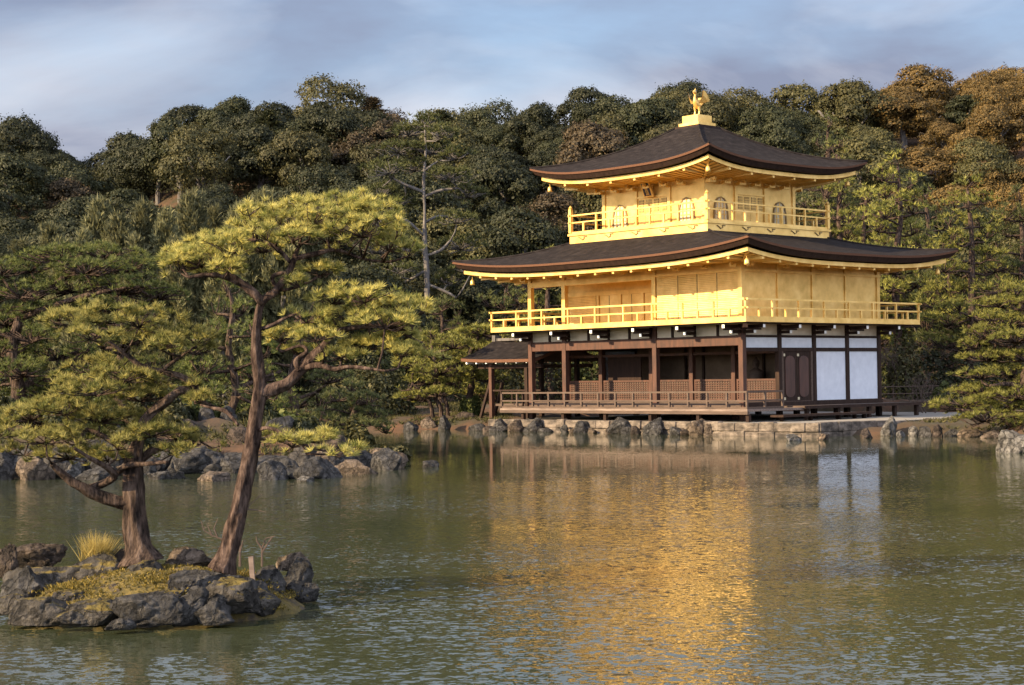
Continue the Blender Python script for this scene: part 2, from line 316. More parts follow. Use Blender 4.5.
def fast_mesh(name, V, T, MI=None):                               # numpy verts (n,3), faces (m,3) or (m,4)
    me = bpy.data.meshes.new(name); k = T.shape[1]
    me.vertices.add(len(V)); me.vertices.foreach_set('co', np.ascontiguousarray(V, dtype=np.float32).ravel())
    me.loops.add(T.size); me.loops.foreach_set('vertex_index', np.ascontiguousarray(T, dtype=np.int32).ravel())
    me.polygons.add(len(T)); me.polygons.foreach_set('loop_start', np.arange(0, T.size, k, dtype=np.int32))
    if MI is not None: me.polygons.foreach_set('material_index', np.ascontiguousarray(MI, dtype=np.int32))
    me.update(calc_edges=True); return me
def smooth_path(pts, n=6):                                        # Catmull-Rom through points, each with its radius as 4th value
    P = [np.array(p, float) for p in pts]; P = [2 * P[0] - P[1]] + P + [2 * P[-1] - P[-2]]; o = []
    for i in range(1, len(P) - 2):
        for k in range(n):
            u = k / n
            o.append(0.5 * ((2 * P[i]) + (-P[i - 1] + P[i + 1]) * u + (2 * P[i - 1] - 5 * P[i] + 4 * P[i + 1] - P[i + 2]) * u * u + (-P[i - 1] + 3 * P[i] - 3 * P[i + 1] + P[i + 2]) * u ** 3))
    o.append(P[-2]); return np.array(o)

# ------------------------------------------------------------------ pond, ground, hills
POND = np.array([(-90, 3), (40, 3), (70, 16), (46, 30), (24, 40), (18.2, 46), (17.0, 54), (15.6, 59.3), (13.5, 60.3), (11.2, 61.2),
                 (7.0, 64.3), (-0.6, 74.2), (-2.4, 75.2), (-4, 76.2), (-8, 77), (-14, 76), (-16.5, 68), (-12, 60), (-7, 52), (-3.4, 46.8),
                 (-2.6, 44.0), (-4, 42.3), (-8, 41.8), (-12, 40.8), (-18, 40.4), (-30, 38), (-90, 33)], float)
def pond_dist(X, Y):                                              # > 0 on land
    X = np.asarray(X, float); Y = np.asarray(Y, float); d = np.full(X.shape, 1e9); ins = np.zeros(X.shape, bool); n = len(POND)
    for i in range(n):
        a, b_ = POND[i], POND[(i + 1) % n]; e = b_ - a
        t_ = np.clip(((X - a[0]) * e[0] + (Y - a[1]) * e[1]) / (e @ e), 0, 1)
        d = np.minimum(d, np.hypot(X - a[0] - t_ * e[0], Y - a[1] - t_ * e[1]))
        c_ = ((a[1] > Y) != (b_[1] > Y)); xi = a[0] + (Y - a[1]) / np.where(abs(e[1]) < 1e-9, 1e-9, e[1]) * e[0]
        ins ^= c_ & (X < xi)
    return np.where(ins, -d, d)
SKYX = [-200, 0, 50, 90, 120, 150, 200, 240, 300, 340, 380, 420, 460, 520, 560, 590, 650, 700, 760, 800, 850, 900, 960, 1000, 1030, 1250]
SKYY = [110, 124, 126, 150, 144, 130, 100, 90, 92, 100, 98, 112, 106, 108, 100, 88, 86, 85, 90, 93, 86, 72, 68, 54, 52, 46]
RIDGE = 165.0
def sstep(t_): t_ = np.clip(t_, 0, 1); return t_ * t_ * (3 - 2 * t_)
def ground_z(X, Y, sd_=None):
    X = np.asarray(X, float); Y = np.asarray(Y, float); d = pond_dist(X, Y) if sd_ is None else sd_
    z = np.where(d > 0, 0.42 * np.tanh(d / 0.7) + 0.5 * sstep((d - 3) / 10) + 0.75 * sstep((d - .4) / 4) * sstep((-X - 2) / 4) * sstep((62 - Y) / 8), -0.9 * np.tanh(-d / 1.2))
    a = np.clip(X / np.maximum(Y, 20) * F + CX, -200, 1250)
    top = EYE + ((HY + (a - CX) * math.tan(R(ROLL))) - np.interp(a, SKYX, SKYY)) * RIDGE / F - 7.2
    h = (top - 1) * sstep((Y - 92) / (RIDGE - 6 - 92)) * (1 - 0.75 * sstep((Y - 190) / 160))
    lx = math.sin(TH) * (X - PX0) - math.cos(TH) * (Y - PY0); ly = math.cos(TH) * (X - PX0) + math.sin(TH) * (Y - PY0)
    z = np.where((lx > -12.9) & (lx < 5.4) & (ly > -2.6) & (ly < 14.5), np.minimum(z, 0.2), z)      # dug out under the terrace
    return z + np.where(d > 0, np.maximum(h, 0), 0)
def axis(segs):
    o = []
    for a, b_, s_ in segs: o += list(np.arange(a, b_, s_))
    return np.array(o + [segs[-1][1]])
ax = axis([(-1200, -300, 90), (-300, -60, 10), (-60, -24, 2), (-24, 24, 0.6), (24, 60, 2), (60, 300, 10), (300, 1200, 90)])
ay = axis([(-300, -20, 40), (-20, 30, 3), (30, 84, 0.6), (84, 200, 3), (200, 420, 10), (420, 1500, 90)])
GX, GY = np.meshgrid(ax, ay); Z = ground_z(GX, GY)
rs = np.random.RandomState(3); Z = Z + np.where(Z > 0.2, 0.06 * rs.randn(*Z.shape), 0)
n0, n1 = GX.shape; I = np.arange(n0 * n1).reshape(n0, n1)
Q = np.stack([I[:-1, :-1], I[:-1, 1:], I[1:, 1:], I[1:, :-1]], -1).reshape(-1, 4)
g = link('ground', fast_mesh('ground', np.stack([GX, GY, Z], -1).reshape(-1, 3), Q), M['ground'])
g.data.polygons.foreach_set('use_smooth', [True] * len(g.data.polygons))
tag(g, 'wooded pond bank and hillside covered in brown pine litter', 'ground', kind='structure')
mb = MB(); mb.v = [(-140, -6, 0), (110, -6, 0), (110, 90, 0), (-140, 90, 0)]; mb.face((0, 1, 2, 3))
tag(mb.build('water', M['water']), 'dark green rippled pond water reflecting the golden pavilion', 'water', kind='structure')

# ------------------------------------------------------------------ rocks
def rock_mesh(size, seed, sub=4, rough=0.32, flat=0.35):
    import bmesh
    bm = bmesh.new(); bmesh.ops.create_icosphere(bm, subdivisions=sub, radius=1.0)
    rg = random.Random(seed); off = Vector((rg.uniform(0, 90), rg.uniform(0, 90), rg.uniform(0, 90)))
    planes = []
    for i in range(14):
        d = Vector((rg.gauss(0, 1), rg.gauss(0, 1), rg.gauss(0.2, 0.8))).normalized(); planes.append((d, rg.uniform(0.50, 0.90)))
    for v in bm.verts:
        p = v.co.copy()
        for d, h in planes:
            q_ = p.dot(d)
            if q_ > h: p -= d * (q_ - h) * 0.93
        nn = noise.fractal(p * 1.3 + off, 1.0, 2.0, 4); n3_ = noise.fractal(p * 4.5 + off, 0.9, 2.1, 4)
        cr2 = abs(noise.noise(p * 2.6 - off))
        p *= 1 + rough * nn * 0.45 + 0.065 * n3_ - 0.10 * max(0, 0.10 - cr2) / 0.10 + (0.018 * noise.fractal(p * 13 + off, 0.8, 2.1, 3) if sub > 4 else 0)
        if p.z < -0.45: p.z = -0.45 + (p.z + 0.45) * 0.3
        v.co = Vector((p.x * size[0], p.y * size[1], p.z * size[2]))
    me = bpy.data.meshes.new('rock'); bm.to_mesh(me); bm.free()
    me.polygons.foreach_set('use_smooth', [True] * len(me.polygons)); 
    return me
def rock(loc, size, seed, mat='rock', label='', group=None, rz=None, sub=4, cat='rock'):
    o = link('rock', rock_mesh(size, seed, sub), M[mat], None, loc)
    o.rotation_euler = (0, 0, random.Random(seed).uniform(0, 6.28) if rz is None else rz)
    return tag(o, label, cat, group)

# ------------------------------------------------------------------ golden pavilion
pav = empty('golden_pavilion', (PX0, PY0, 0), PROT)
tag(pav, 'three storey temple pavilion with gold leafed upper floors standing over the pond', 'pavilion')
WX, EY = -11.55, 8.48                                             # body: x from WX to 0, y from 0 to EY
B2 = 1.18
def part(name, mbv, mat, bevel=0.0, parent=None, smooth=False):
    return mbv.build(name, M[mat] if isinstance(mat, str) else mat, pav if parent is None else parent, bevel=bevel, smooth=smooth)
def pbox(name, mat, *a, parent=None, bevel=0.0): return part(name, MB().box(*a), mat, bevel, parent)

# lower floor
pbox('ground_floor', 'brown_wood', WX - 0.05, 0.05, 0.0, EY + .02, 1.02, 1.16)
pbox('floor_sill', 'dark', -0.02, 0.14, -0.08, EY + .1, 0.98, 1.14)
for k, (x, z0, z1) in enumerate([(-.0, .42, 4.1), (-4.4, .42, 4.1), (-9.5, .42, 4.1), (WX, .42, 4.1)]):
    o = pbox('pillar', 'red', x - .11, x + .11, -.11, .11, z0, z1, bevel=.015)
for y in (2.12, 4.24, 6.36, 8.48):
    pbox('pillar', 'dark', -.10, .10, y - .1, y + .1, .42, 4.1, bevel=.015)
for x in (-2.2, -4.4, -6.6, -9.5, WX):
    pbox('pillar', 'red', x - .1, x + .1, 2.02, 2.22, .42, 3.7, bevel=.015)
for y in (4.24, 6.36, 8.48): pbox('pillar', 'dark', WX - .1, WX + .1, y - .1, y + .1, .42, 4.1)
for x in (-2.1, -4.2, -6.3, -8.4): pbox('pillar', 'dark', x - .1, x + .1, EY - .1, EY + .1, .42, 4.1)
pbox('lintel_beam', 'red', WX + .11, -4.51, -.085, .085, 3.29, 3.66, bevel=.02)
pbox('lintel_beam', 'red', -4.29, -.11, -.085, .085, 3.29, 3.66, bevel=.02)
pbox('transom_beam', 'red', WX + .1, -.1, 2.07, 2.17, 3.00, 3.11)
pbox('transom_beam', 'red', WX + .1, -.1, 2.08, 2.16, 3.46, 3.60)
pbox('tie_beam', 'red', -.05, .05, .11, 2.02, 3.08, 3.18)
for z0, z1 in ((3.07, 3.21), (3.60, 3.69)): pbox('east_beam', 'dark', -.06, .08, .12, EY - .11, z0, z1)
pbox('west_beam', 'dark', WX - .07, WX + .07, .12, EY - .11, 3.3, 3.66)
pbox('veranda_ceiling', 'brown_wood', WX, -.03, .1, 2.0, 3.70, 3.76)
# lattice half walls on the inner line
def lattice(x0, x1):
    f_ = MB()
    f_.box(x0, x1, 2.09, 2.15, 1.17, 1.26); f_.box(x0, x1, 2.09, 2.15, 1.95, 2.03)
    f_.box(x0, x0 + .07, 2.092, 2.148, 1.26, 1.95); f_.box(x1 - .07, x1, 2.092, 2.148, 1.26, 1.95)
    o = part('lattice_panel', f_, 'red'); b_ = MB().box(x0 + .07, x1 - .07, 2.13, 2.145, 1.26, 1.95); part('backing_board', b_, 'brown_wood', parent=o)
    g_ = MB(); nx = max(3, int((x1 - x0) / .13))
    for i in range(1, nx): xx = x0 + (x1 - x0) * i / nx; g_.box(xx - .014, xx + .014, 2.102, 2.128, 1.26, 1.95)
    for i in range(1, 8): zz = 1.26 + .69 * i / 8; g_.box(x0 + .07, x1 - .07, 2.094, 2.101, zz - .016, zz + .016)
    part('lattice_bars', g_, 'red', parent=o)['kind'] = 'stuff'
xs = [WX, -9.5, -6.6, -4.4, -2.2, 0.0]
for a, b_ in zip(xs[:-1], xs[1:]): lattice(a + .12, b_ - .12)
# rooms behind
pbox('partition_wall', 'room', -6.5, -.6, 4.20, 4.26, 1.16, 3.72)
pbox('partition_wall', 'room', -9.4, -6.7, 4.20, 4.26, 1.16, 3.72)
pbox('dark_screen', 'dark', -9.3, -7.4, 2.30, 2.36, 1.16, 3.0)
pbox('back_wall', 'brown_wood', WX + .1, -.1, EY - .04, EY + .04, 1.16, 3.7)
pbox('west_wall', 'white', WX - .04, WX + .04, 4.35, EY - .1, 1.16, 3.3)
for i, (x, w_) in enumerate([(-5.6, .05), (-3.5, .05), (-2.4, .05), (-1.3, .05)]): pbox('inner_post', 'dark', x - w_, x + w_, 4.12, 4.2, 1.16, 3.7)
# altar platform and seated statue in the room
o = MB().box(-3.1, -1.5, 3.3, 3.9, 1.16, 1.75).build('altar_table', M['dark'], None); o.parent = None
o.matrix_world = pav.matrix_world; o.location = (PX0, PY0, 0); o.rotation_euler = (0, 0, PROT)
tag(o, 'dark wooden altar table inside the open lower room of the pavilion', 'altar table')
st = MB().lathe((0, 0, 0), [(.44, 0), (.46, .08), (.36, .2), (.30, .34), (.33, .5), (.30, .6), (.12, .68), (.09, .72), (.13, .78), (.155, .88), (.14, .99), (.07, 1.07), (.05, 1.14), (.01, 1.16)], 14)
o = st.build('seated_statue', M['brown_wood'], None, smooth=True); o.location = l2w(-2.3, 3.55, 1.75)
tag(o, 'seated robed statue on the altar table in the lower room', 'statue')

# east wall: doors, white panels
for j in range(4):
    y0, y1 = 2.12 * j + .1, 2.12 * (j + 1) - .1
    pbox('white_upper_panel', 'white', -.03, .03, y0, y1, 3.212, 3.598)
    if j >= 2: pbox('white_wall_panel', 'white', -.03, .03, y0, y1, 1.14, 3.068)
    if j == 1:
        pbox('door_frame', 'brown_wood', -.04, .07, y0 + .001, y0 + .12, 1.141, 3.069); pbox('door_frame', 'brown_wood', -.04, .07, y1 - .12, y1 - .001, 1.141, 3.069)
        ym = (y0 + y1) / 2
        for a, b_ in ((y0 + .12, ym - .01), (ym + .01, y1 - .12)):
            d = pbox('door', 'dark', -.03, .03, a, b_, 1.141, 3.069)
            pl = MB(); yy0, yy1 = a + .13, b_ - .13; pts = []
            for k in range(9): an = math.pi * k / 8; pts.append(((yy0 + yy1) / 2 + (yy1 - yy0) / 2 * math.cos(an), 2.72 + .18 * math.sin(an)))
            for k in range(9): an = math.pi + math.pi * k / 8; pts.append(((yy0 + yy1) / 2 + (yy1 - yy0) / 2 * math.cos(an), 1.48 + .18 * math.sin(an)))
            kk = len(pts); pl.v = [(.031, p[0], p[1]) for p in pts] + [(.05, p[0], p[1]) for p in pts]
            pl.face(range(kk, 2 * kk)); 
            for k in range(kk): pl.face((k, (k + 1) % kk, kk + (k + 1) % kk, kk + k))
            part('door_panel', pl, 'dark_red', parent=d)
            for z in (1.25, 2.93):
                part('corner_fitting', MB().box(.031, .036, a + .02, a + .14, z - .05, z + .05), 'paper', parent=d)
# bracket zone under the gold balcony
def bracket(px, py, dx, dy):
    """two stepped arms reaching outwards from (px,py) in direction (dx,dy), white painted ends"""
    for (l_, z0, z1) in ((.62, 3.74, 3.86), (1.06, 3.93, 4.06)):
        a = Vector((px + dx * .05, py + dy * .05, (z0 + z1) / 2)); b_ = Vector((px + dx * l_, py + dy * l_, (z0 + z1) / 2))
        o = part('bracket_arm', MB().bar(a, b_, .13, z1 - z0), 'dark')
        part('painted_end', MB().bar(b_, b_ + Vector((dx, dy, 0)) * .012, .125, z1 - z0 - .005), 'tip', parent=o)
    c_ = Vector((px + dx * .55, py + dy * .55, 3.90)); s_ = Vector((-dy, dx, 0)) * .42
    part('bracket_tie', MB().bar(c_ - s_, c_ + s_, .09, .07), 'dark')
for i in range(6): bracket(WX * i / 5 if i else -.0, 0, 0, -1)
for i in range(5): bracket(0, 2.12 * i, 1, 0)
for i in range(1, 4): bracket(WX, 2.12 * i, -1, 0)
c_ = Vector((0.0, 0.0, 4.0)); part('bracket_arm', MB().bar(c_, c_ + Vector((1.1, -1.1, 0)), .15, .14), 'dark')
for i in range(10):
    x0 = WX + (-WX) * i / 10; x1 = WX + (-WX) * (i + 1) / 10
    pbox('cream_frieze_panel', 'cream', x0 + .06, x1 - .06, -.03, .03, 3.68, 4.10)
    pbox('frieze_strut', 'dark', x0 - .05, x0 + .05, -.075, .05, 3.675, 4.10)
for i in range(4):
    pbox('cream_frieze_panel', 'cream', -.03, .03, 2.12 * i + .1, 2.12 * (i + 1) - .1, 3.69, 4.10)
for a in ((WX - 1.0, 1.0, -1.0, -.9), (WX - 1.0, 1.0, EY + .9, EY + 1.0)): pbox('balcony_joist', 'brown_wood', *a, 4.07, 4.128)
pbox('balcony_joist', 'dark', .9, 1.0, -.898, EY + .898, 4.07, 4.128); pbox('balcony_joist', 'dark', WX - 1.0, WX - .9, -.898, EY + .898, 4.07, 4.128)

# south veranda deck with its rail
dk = pbox('veranda_deck', 'grey_wood', WX - .75, 1.18, -1.18, -.02, .84, .93, bevel=.01)
part('deck_edge_beam', MB().box(WX - .75, 1.2, -1.20, -1.06, .74, .838), 'brown_wood', parent=dk)
part('deck_step', MB().box(WX, .0, -.14, -.02, .932, 1.12), 'brown_wood', parent=dk)
for x in (1.1, -1.3, -3.75, -6.2, -8.6, -11.0): part('deck_post', MB().box(x - .07, x + .07, -1.1, -.96, -.05, .74), 'dark', parent=dk)
dk2 = pbox('veranda_deck', 'grey_wood', .0 + .16, 1.18, -.018, 2.05, .84, .929)
def railing(name, pts, closed, zb, zm, zt, step, mat, h=.07, post=.075, short=True, finial=None, ext=0.14):
    """rails along the polyline pts; posts of full height every step with half-height ones between"""
    e = empty(name, (0, 0, 0)); e.parent = pav
    segs = list(zip(pts[:-1], pts[1:])) + ([(pts[-1], pts[0])] if closed else [])
    for (a, b_) in segs:
        a, b_ = Vector((*a, 0)), Vector((*b_, 0)); d = (b_ - a).normalized(); Ln = (b_ - a).length
        for z, hh in ((zb, .1), (zm, h * .85), (zt, h)):
            if z is None: continue
            x_ = ext if (z != zb) else 0.04
            zz = z - (0.006 if abs(d.x) > abs(d.y) else 0)
            part('rail', MB().bar(a - d * x_ + Vector((0, 0, zz)), b_ + d * x_ + Vector((0, 0, zz)), h, hh), mat, parent=e)
        n = max(1, round(Ln / step)); n2 = n * (2 if short else 1)
        for i in range(n2):
            full = (i % 2 == 0) or not short
            p = a + d * (Ln * i / n2); top = zt if full else zm
            part('rail_post', MB().box(p.x - post / 2, p.x + post / 2, p.y - post / 2, p.y + post / 2, zb, top), mat, parent=e)
    if not closed:
        p = pts[-1]; part('rail_post', MB().box(p[0] - post / 2, p[0] + post / 2, p[1] - post / 2, p[1] + post / 2, zb, zt), mat, parent=e)
    if finial:
        for p in pts:
            part('corner_post', MB().box(p[0] - .07, p[0] + .07, p[1] - .07, p[1] + .07, zb, finial - .13).lathe((p[0], p[1], finial - .13), [(.05, 0), (.085, .04), (.06, .09), (.01, .15)], 10), mat, parent=e)
    return e
railing('veranda_railing', [(WX - .7, -1.1), (1.1, -1.1), (1.1, .95)], False, .96, 1.24, 1.57, .94, 'brown_wood', h=.065, post=.075, short=False, ext=.05)
railing('veranda_railing', [(WX - .7, -1.1), (WX - .7, 0.1)], False, .96, 1.24, 1.565, 1.0, 'dark', h=.06, post=.07, short=False, ext=.05)
# east and north decks with the lower step
dk = pbox('side_deck', 'brown_wood', .16, 1.3, 2.07, EY + 1.2, .92, .985); part('deck_edge', MB().box(1.3, 1.36, 2.0, EY + 1.24, .88, .99), 'dark', parent=dk)
for y in (2.3, 4.2, 6.2, 7.9, 9.4): part('deck_post', MB().box(1.1, 1.24, y - .07, y + .07, .42, .92), 'dark', parent=dk)
part('north_deck', MB().box(WX, .159, EY + .1, EY + 1.2, .92, .984), 'brown_wood', parent=dk)
dk = pbox('step_plank', 'dark', 1.45, 2.05, -.2, 5.4, .62, .70)
for y in (.2, 1.9, 3.6, 4.6, 5.2): part('step_leg', MB().box(1.6, 1.72, y - .06, y + .06, .42, .62), 'dark', parent=dk)

# gold balcony, second storey
bal = [(WX - B2, -B2), (B2, -B2), (B2, EY + B2), (WX - B2, EY + B2)]
pbox('balcony_floor', 'gold', WX - B2 - .04, B2 + .04, -B2 - .04, EY + B2 + .04, 4.13, 4.235)
railing('balcony_railing', [(p[0] * 1, p[1]) for p in bal], True, 4.285, 4.655, 4.97, 1.55, 'gold', h=.065, post=.075)
Z0, Z1, ZN = 4.235, 6.5, 6.07
for y in (0, 2.12, 4.24, 6.36, 8.48): pbox('gold_pillar', 'gold', -.10, .10, y - .1, y + .1, Z0, Z1, bevel=.012)
for x in (-4.4, -9.5, WX): pbox('gold_pillar', 'gold', x - .1, x + .1, -.1, .1, Z0, Z1, bevel=.012)
for x in (WX,): pbox('gold_pillar', 'gold', x - .1, x + .1, 2.02, 2.22, Z0, Z1)
for i in range(4):
    y0, y1 = 2.12 * i + .1, 2.12 * (i + 1) - .1
    pbox('gold_wall_panel', 'gold', -.035, .04, y0, y1, Z0, ZN)
    pbox('gold_frieze', 'gold', -.035, .03, y0, y1, ZN + .09, Z1)
pbox('gold_rail_beam', 'gold', .02, .125, -.125, EY + .12, ZN, ZN + .088)
# front shutters east half of the south side
xs = [-4.3, -3.15, -2.16, -1.16, -.1]
for a, b_ in zip(xs[:-1], xs[1:]):
    o = pbox('slatted_shutter', 'gold_slats', a + .025, b_ - .025, -.04, .02, Z0, ZN); part('shutter_joint', MB().box(b_ - .024, b_ + .024, -.03, .01, Z0, ZN), 'gold_line', parent=o)
pbox('gold_frieze', 'gold', -4.3, -.1, -.03, .03, ZN + .09, Z1)
pbox('gold_rail_beam', 'gold', -4.42, .018, -.125, -.02, ZN, ZN + .088)
# recessed veranda
pbox('gold_wall_panel', 'gold', -4.44, -4.36, .1, 2.04, Z0, Z1)
pbox('gold_lintel', 'gold', WX + .1, -4.5, -.09, .09, 5.98, 6.2)
pbox('gold_frieze', 'gold', WX + .1, -4.5, -.03, .03, 6.2, Z1)
pbox('gold_lintel', 'gold', WX + .1, -4.45, 2.02, 2.06, 5.62, 5.80)
pbox('gold_frieze', 'gold', WX + .1, -4.45, 2.08, 2.12, 5.80, Z1)
pbox('veranda_ceiling', 'gold', WX, -4.45, .1, 2.05, 6.34, 6.4)
o = pbox('slatted_shutter', 'gold_slats', WX + .1, -9.75, 2.08, 2.13, Z0, 5.62)
xs = [-9.6, -8.3, -7.0, -5.7, -4.5]
for a, b_ in zip(xs[:-1], xs[1:]):
    o = pbox('gold_door', 'gold', a + .08, b_ - .08, 2.08, 2.13, Z0, 5.62); part('door_post', MB().box(a - .07, a + .07, 2.03, 2.12, Z0, 5.62), 'gold', parent=o)
    part('door_joint', MB().box((a + b_) / 2 - .015, (a + b_) / 2 + .015, 2.07, 2.09, Z0, 5.6), 'gold_line', parent=o)
pbox('gold_wall_panel', 'gold', WX - .04, WX + .04, 2.22, EY, Z0, Z1)
pbox('gold_wall_panel', 'gold', WX, 0, EY - .04, EY + .04, Z0, Z1)

# ---- roofs
def side_frames(x0, x1, y0, y1):                                  # (start corner, direction, outward normal, length)
    return [((x0, y0), (1, 0), (0, -1), x1 - x0), ((x1, y0), (0, 1), (1, 0), y1 - y0), ((x1, y1), (-1, 0), (0, 1), x1 - x0), ((x0, y1), (0, -1), (-1, 0), y1 - y0)]
def lift(u, L, p=3.2): return L * abs(2 * u - 1) ** p             # u from 0 to 1 along an eave
def roof(name, outer, inner, ze, zi, L, prof, thick, nu=48, nv=16):
    """shingled roof between the eave rectangle and the inner rectangle, eaves rising by L at the corners"""
    mbv = MB(); so_, si_ = side_frames(*outer), side_frames(*inner)
    for (o_, i_) in zip(so_, si_):
        k = len(mbv.v)
        for b_ in range(nv + 1):
            t_ = b_ / nv
            for a in range(nu + 1):
                u = a / nu
                xo = o_[0][0] + o_[1][0] * o_[3] * u; yo = o_[0][1] + o_[1][1] * o_[3] * u
                xi_ = i_[0][0] + i_[1][0] * i_[3] * u; yi_ = i_[0][1] + i_[1][1] * i_[3] * u
                z = ze + (zi - ze) * prof(t_) + lift(u, L) * (1 - t_) ** 2.2
                mbv.v.append((xo + (xi_ - xo) * t_, yo + (yi_ - yo) * t_, z))
        for b_ in range(nv):
            for a in range(nu):
                p = k + b_ * (nu + 1) + a; mbv.face((p, p + 1, p + nu + 2, p + nu + 1), 0)
        # eave edge: orange brown end grain, then a dark recessed underside
        k2 = len(mbv.v); nx, ny = o_[2]
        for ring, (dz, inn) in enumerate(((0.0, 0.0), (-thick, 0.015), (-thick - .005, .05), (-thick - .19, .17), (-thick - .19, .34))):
            for a in range(nu + 1):
                u = a / nu; s_ = (o_[3] - 2 * inn) / o_[3]; q_ = 0.5 + (u - 0.5) * s_
                x = o_[0][0] + o_[1][0] * o_[3] * q_ - nx * inn; y = o_[0][1] + o_[1][1] * o_[3] * q_ - ny * inn
                mbv.v.append((x, y, ze + lift(u, L) + dz))
        for ring in range(4):
            for a in range(nu):
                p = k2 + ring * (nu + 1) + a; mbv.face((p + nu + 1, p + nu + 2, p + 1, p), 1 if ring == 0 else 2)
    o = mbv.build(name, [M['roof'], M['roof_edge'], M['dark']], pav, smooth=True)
    m_ = o.modifiers.new('w', 'EDGE_SPLIT'); m_.split_angle = R(30)
    return o
def soffit(outer, wall, ze, zw, L, inset, rafters, roofobj):
    """gold fascia and a soffit with raised rafters from the eave to the wall top"""
    so_ = side_frames(outer[0] + inset, outer[1] - inset, outer[2] + inset, outer[3] - inset); sw = side_frames(*wall)
    for (o_, w_) in zip(so_, sw):
        fm = MB(); nu = 40
        for (dz, dn) in ((.02, 0), (-.13, 0), (-.13, -.1), (.02, -.1)):
            for a in range(nu + 1):
                u = a / nu; l_ = lift(u, L); s_ = (o_[3] + 2 * dn) / o_[3]; q_ = .5 + (u - .5) * s_
                fm.v.append((o_[0][0] + o_[1][0] * o_[3] * q_ + o_[2][0] * dn, o_[0][1] + o_[1][1] * o_[3] * q_ + o_[2][1] * dn, ze + l_ + dz))
        for r_ in range(3):
            for a in range(nu): p = r_ * (nu + 1) + a; fm.face((p + nu + 1, p + nu + 2, p + 1, p))
        part('eave_fascia', fm, 'gold', parent=roofobj)
        sm = MB(); n = int(o_[3] / rafters); us = []; over = abs((w_[0][0] - o_[0][0]) * o_[2][0] + (w_[0][1] - o_[0][1]) * o_[2][1])
        for i in range(n): us += [(i / n, 0), ((i + .55) / n, 0), ((i + .56) / n, -.05), ((i + .99) / n, -.05)]
        us.append((1, 0)); nv = 6
        for b_ in range(nv + 1):
            for (u, dz) in us:
                t_ = b_ / nv * min(1, u * o_[3] / over, (1 - u) * o_[3] / over)
                x = o_[0][0] + o_[1][0] * o_[3] * u - o_[2][0] * (.08 + t_ * over); y = o_[0][1] + o_[1][1] * o_[3] * u - o_[2][1] * (.08 + t_ * over)
                sm.v.append((x, y, (ze - .09 + lift(u, L)) * (1 - t_) + zw * t_ + dz))
        k = len(us)
        for b_ in range(nv):
            for a in range(k - 1): p = b_ * k + a; sm.face((p + k, p + k + 1, p + 1, p))
        part('raftered_soffit', sm, 'gold', parent=roofobj)
def eave_arms(outer, wall, ze, zw, L, inset, step, roofobj, tip_back=.12):
    so_ = side_frames(outer[0] + inset, outer[1] - inset, outer[2] + inset, outer[3] - inset); sw = side_frames(*wall)
    for si, (o_, w_) in enumerate(zip(so_, sw)):
        if si == 2: continue
        n = int(o_[3] / step)
        for i in range(1, n):
            u = i / n; z = ze + lift(u, L) - .17
            x = o_[0][0] + o_[1][0] * o_[3] * u - o_[2][0] * tip_back; y = o_[0][1] + o_[1][1] * o_[3] * u - o_[2][1] * tip_back
            a = Vector((x, y, z)); d = Vector((o_[2][0], o_[2][1], 0)); b_ = a - d * .75 + Vector((0, 0, (zw - .02 - z) * .35))
            part('eave_bracket', MB().bar(b_, a, .09, .1).box(a.x - .055, a.x + .055, a.y - .055, a.y + .055, a.z - .055, a.z + .06), 'gold', parent=roofobj)
OUT2 = (WX - 2.36, 2.36, -2.36, EY + 2.36); CX3, CY3 = -5.8, 4.24
r2 = roof('lower_roof', OUT2, (CX3 - 3.55, CX3 + 3.55, CY3 - 3.55, CY3 + 3.55), 6.74, 7.86, .42, lambda t_: .72 * t_ + .28 * t_ * t_, .085)
soffit(OUT2, (WX + .04, -.04, .04, EY - .04), 6.40, 6.46, .36, .36, .30, r2)
eave_arms(OUT2, (WX, 0, 0, EY), 6.40, 6.46, .36, .36, .95, r2)
# wall-top brackets
for i in range(9):
    x = WX * i / 8; part('wall_bracket', MB().bar((x, -.1, 6.36), (x, -.62, 6.33), .1, .12).bar((x - .16, -.45, 6.28), (x + .16, -.45, 6.28), .08, .1), 'gold', parent=r2)
for i in range(5):
    y = 2.12 * i; part('wall_bracket', MB().bar((.1, y, 6.36), (.62, y, 6.33), .1, .12).bar((.45, y - .16, 6.28), (.45, y + .16, 6.28), .08, .1), 'gold', parent=r2)
def bell(x, y, z, par, mat='gold'):
    return part('hanging_bell', MB().lathe((x, y, z - .26), [(.10, 0), (.095, .06), (.085, .16), (.05, .21), (.012, .23), (.012, .34)], 10), mat, parent=par, smooth=True)
for (x, y) in ((WX - 1.75, -1.75), (1.75, -1.75), (1.75, EY + 1.75)): bell(x, y, 6.42, r2)

# third storey
H3, HB = 3.8, 2.75
c0x, c1x, c0y, c1y = CX3 - H3, CX3 + H3, CY3 - H3, CY3 + H3
sk = pbox('upper_balcony', 'gold', c0x, c1x, c0y, c1y, 7.70, 8.06)
part('balcony_edge', MB().box(c0x - .06, c1x + .06, c0y - .06, c1y + .06, 8.062, 8.15), 'gold', parent=sk)
for i in range(5):
    u = (i + .5) / 5
    for (x, y, ex) in ((c0x + 2 * H3 * u, c0y - .02, 1), (c1x + .02, c0y + 2 * H3 * u, 0)):
        e_ = Vector((1, 0, 0)) if ex else Vector((0, 1, 0)); p = Vector((x, y, 7.94))
        part('scroll_fitting', MB().tube([p - e_ * .22 + Vector((0, 0, .05)), p - e_ * .1, p - Vector((0, 0, .07)), p + e_ * .12 + Vector((0, 0, -.02)), p + e_ * .1 + Vector((0, 0, .06)), p + e_ * .26 + Vector((0, 0, .06))], [.022] * 6, 6), 'gold_line', parent=sk)
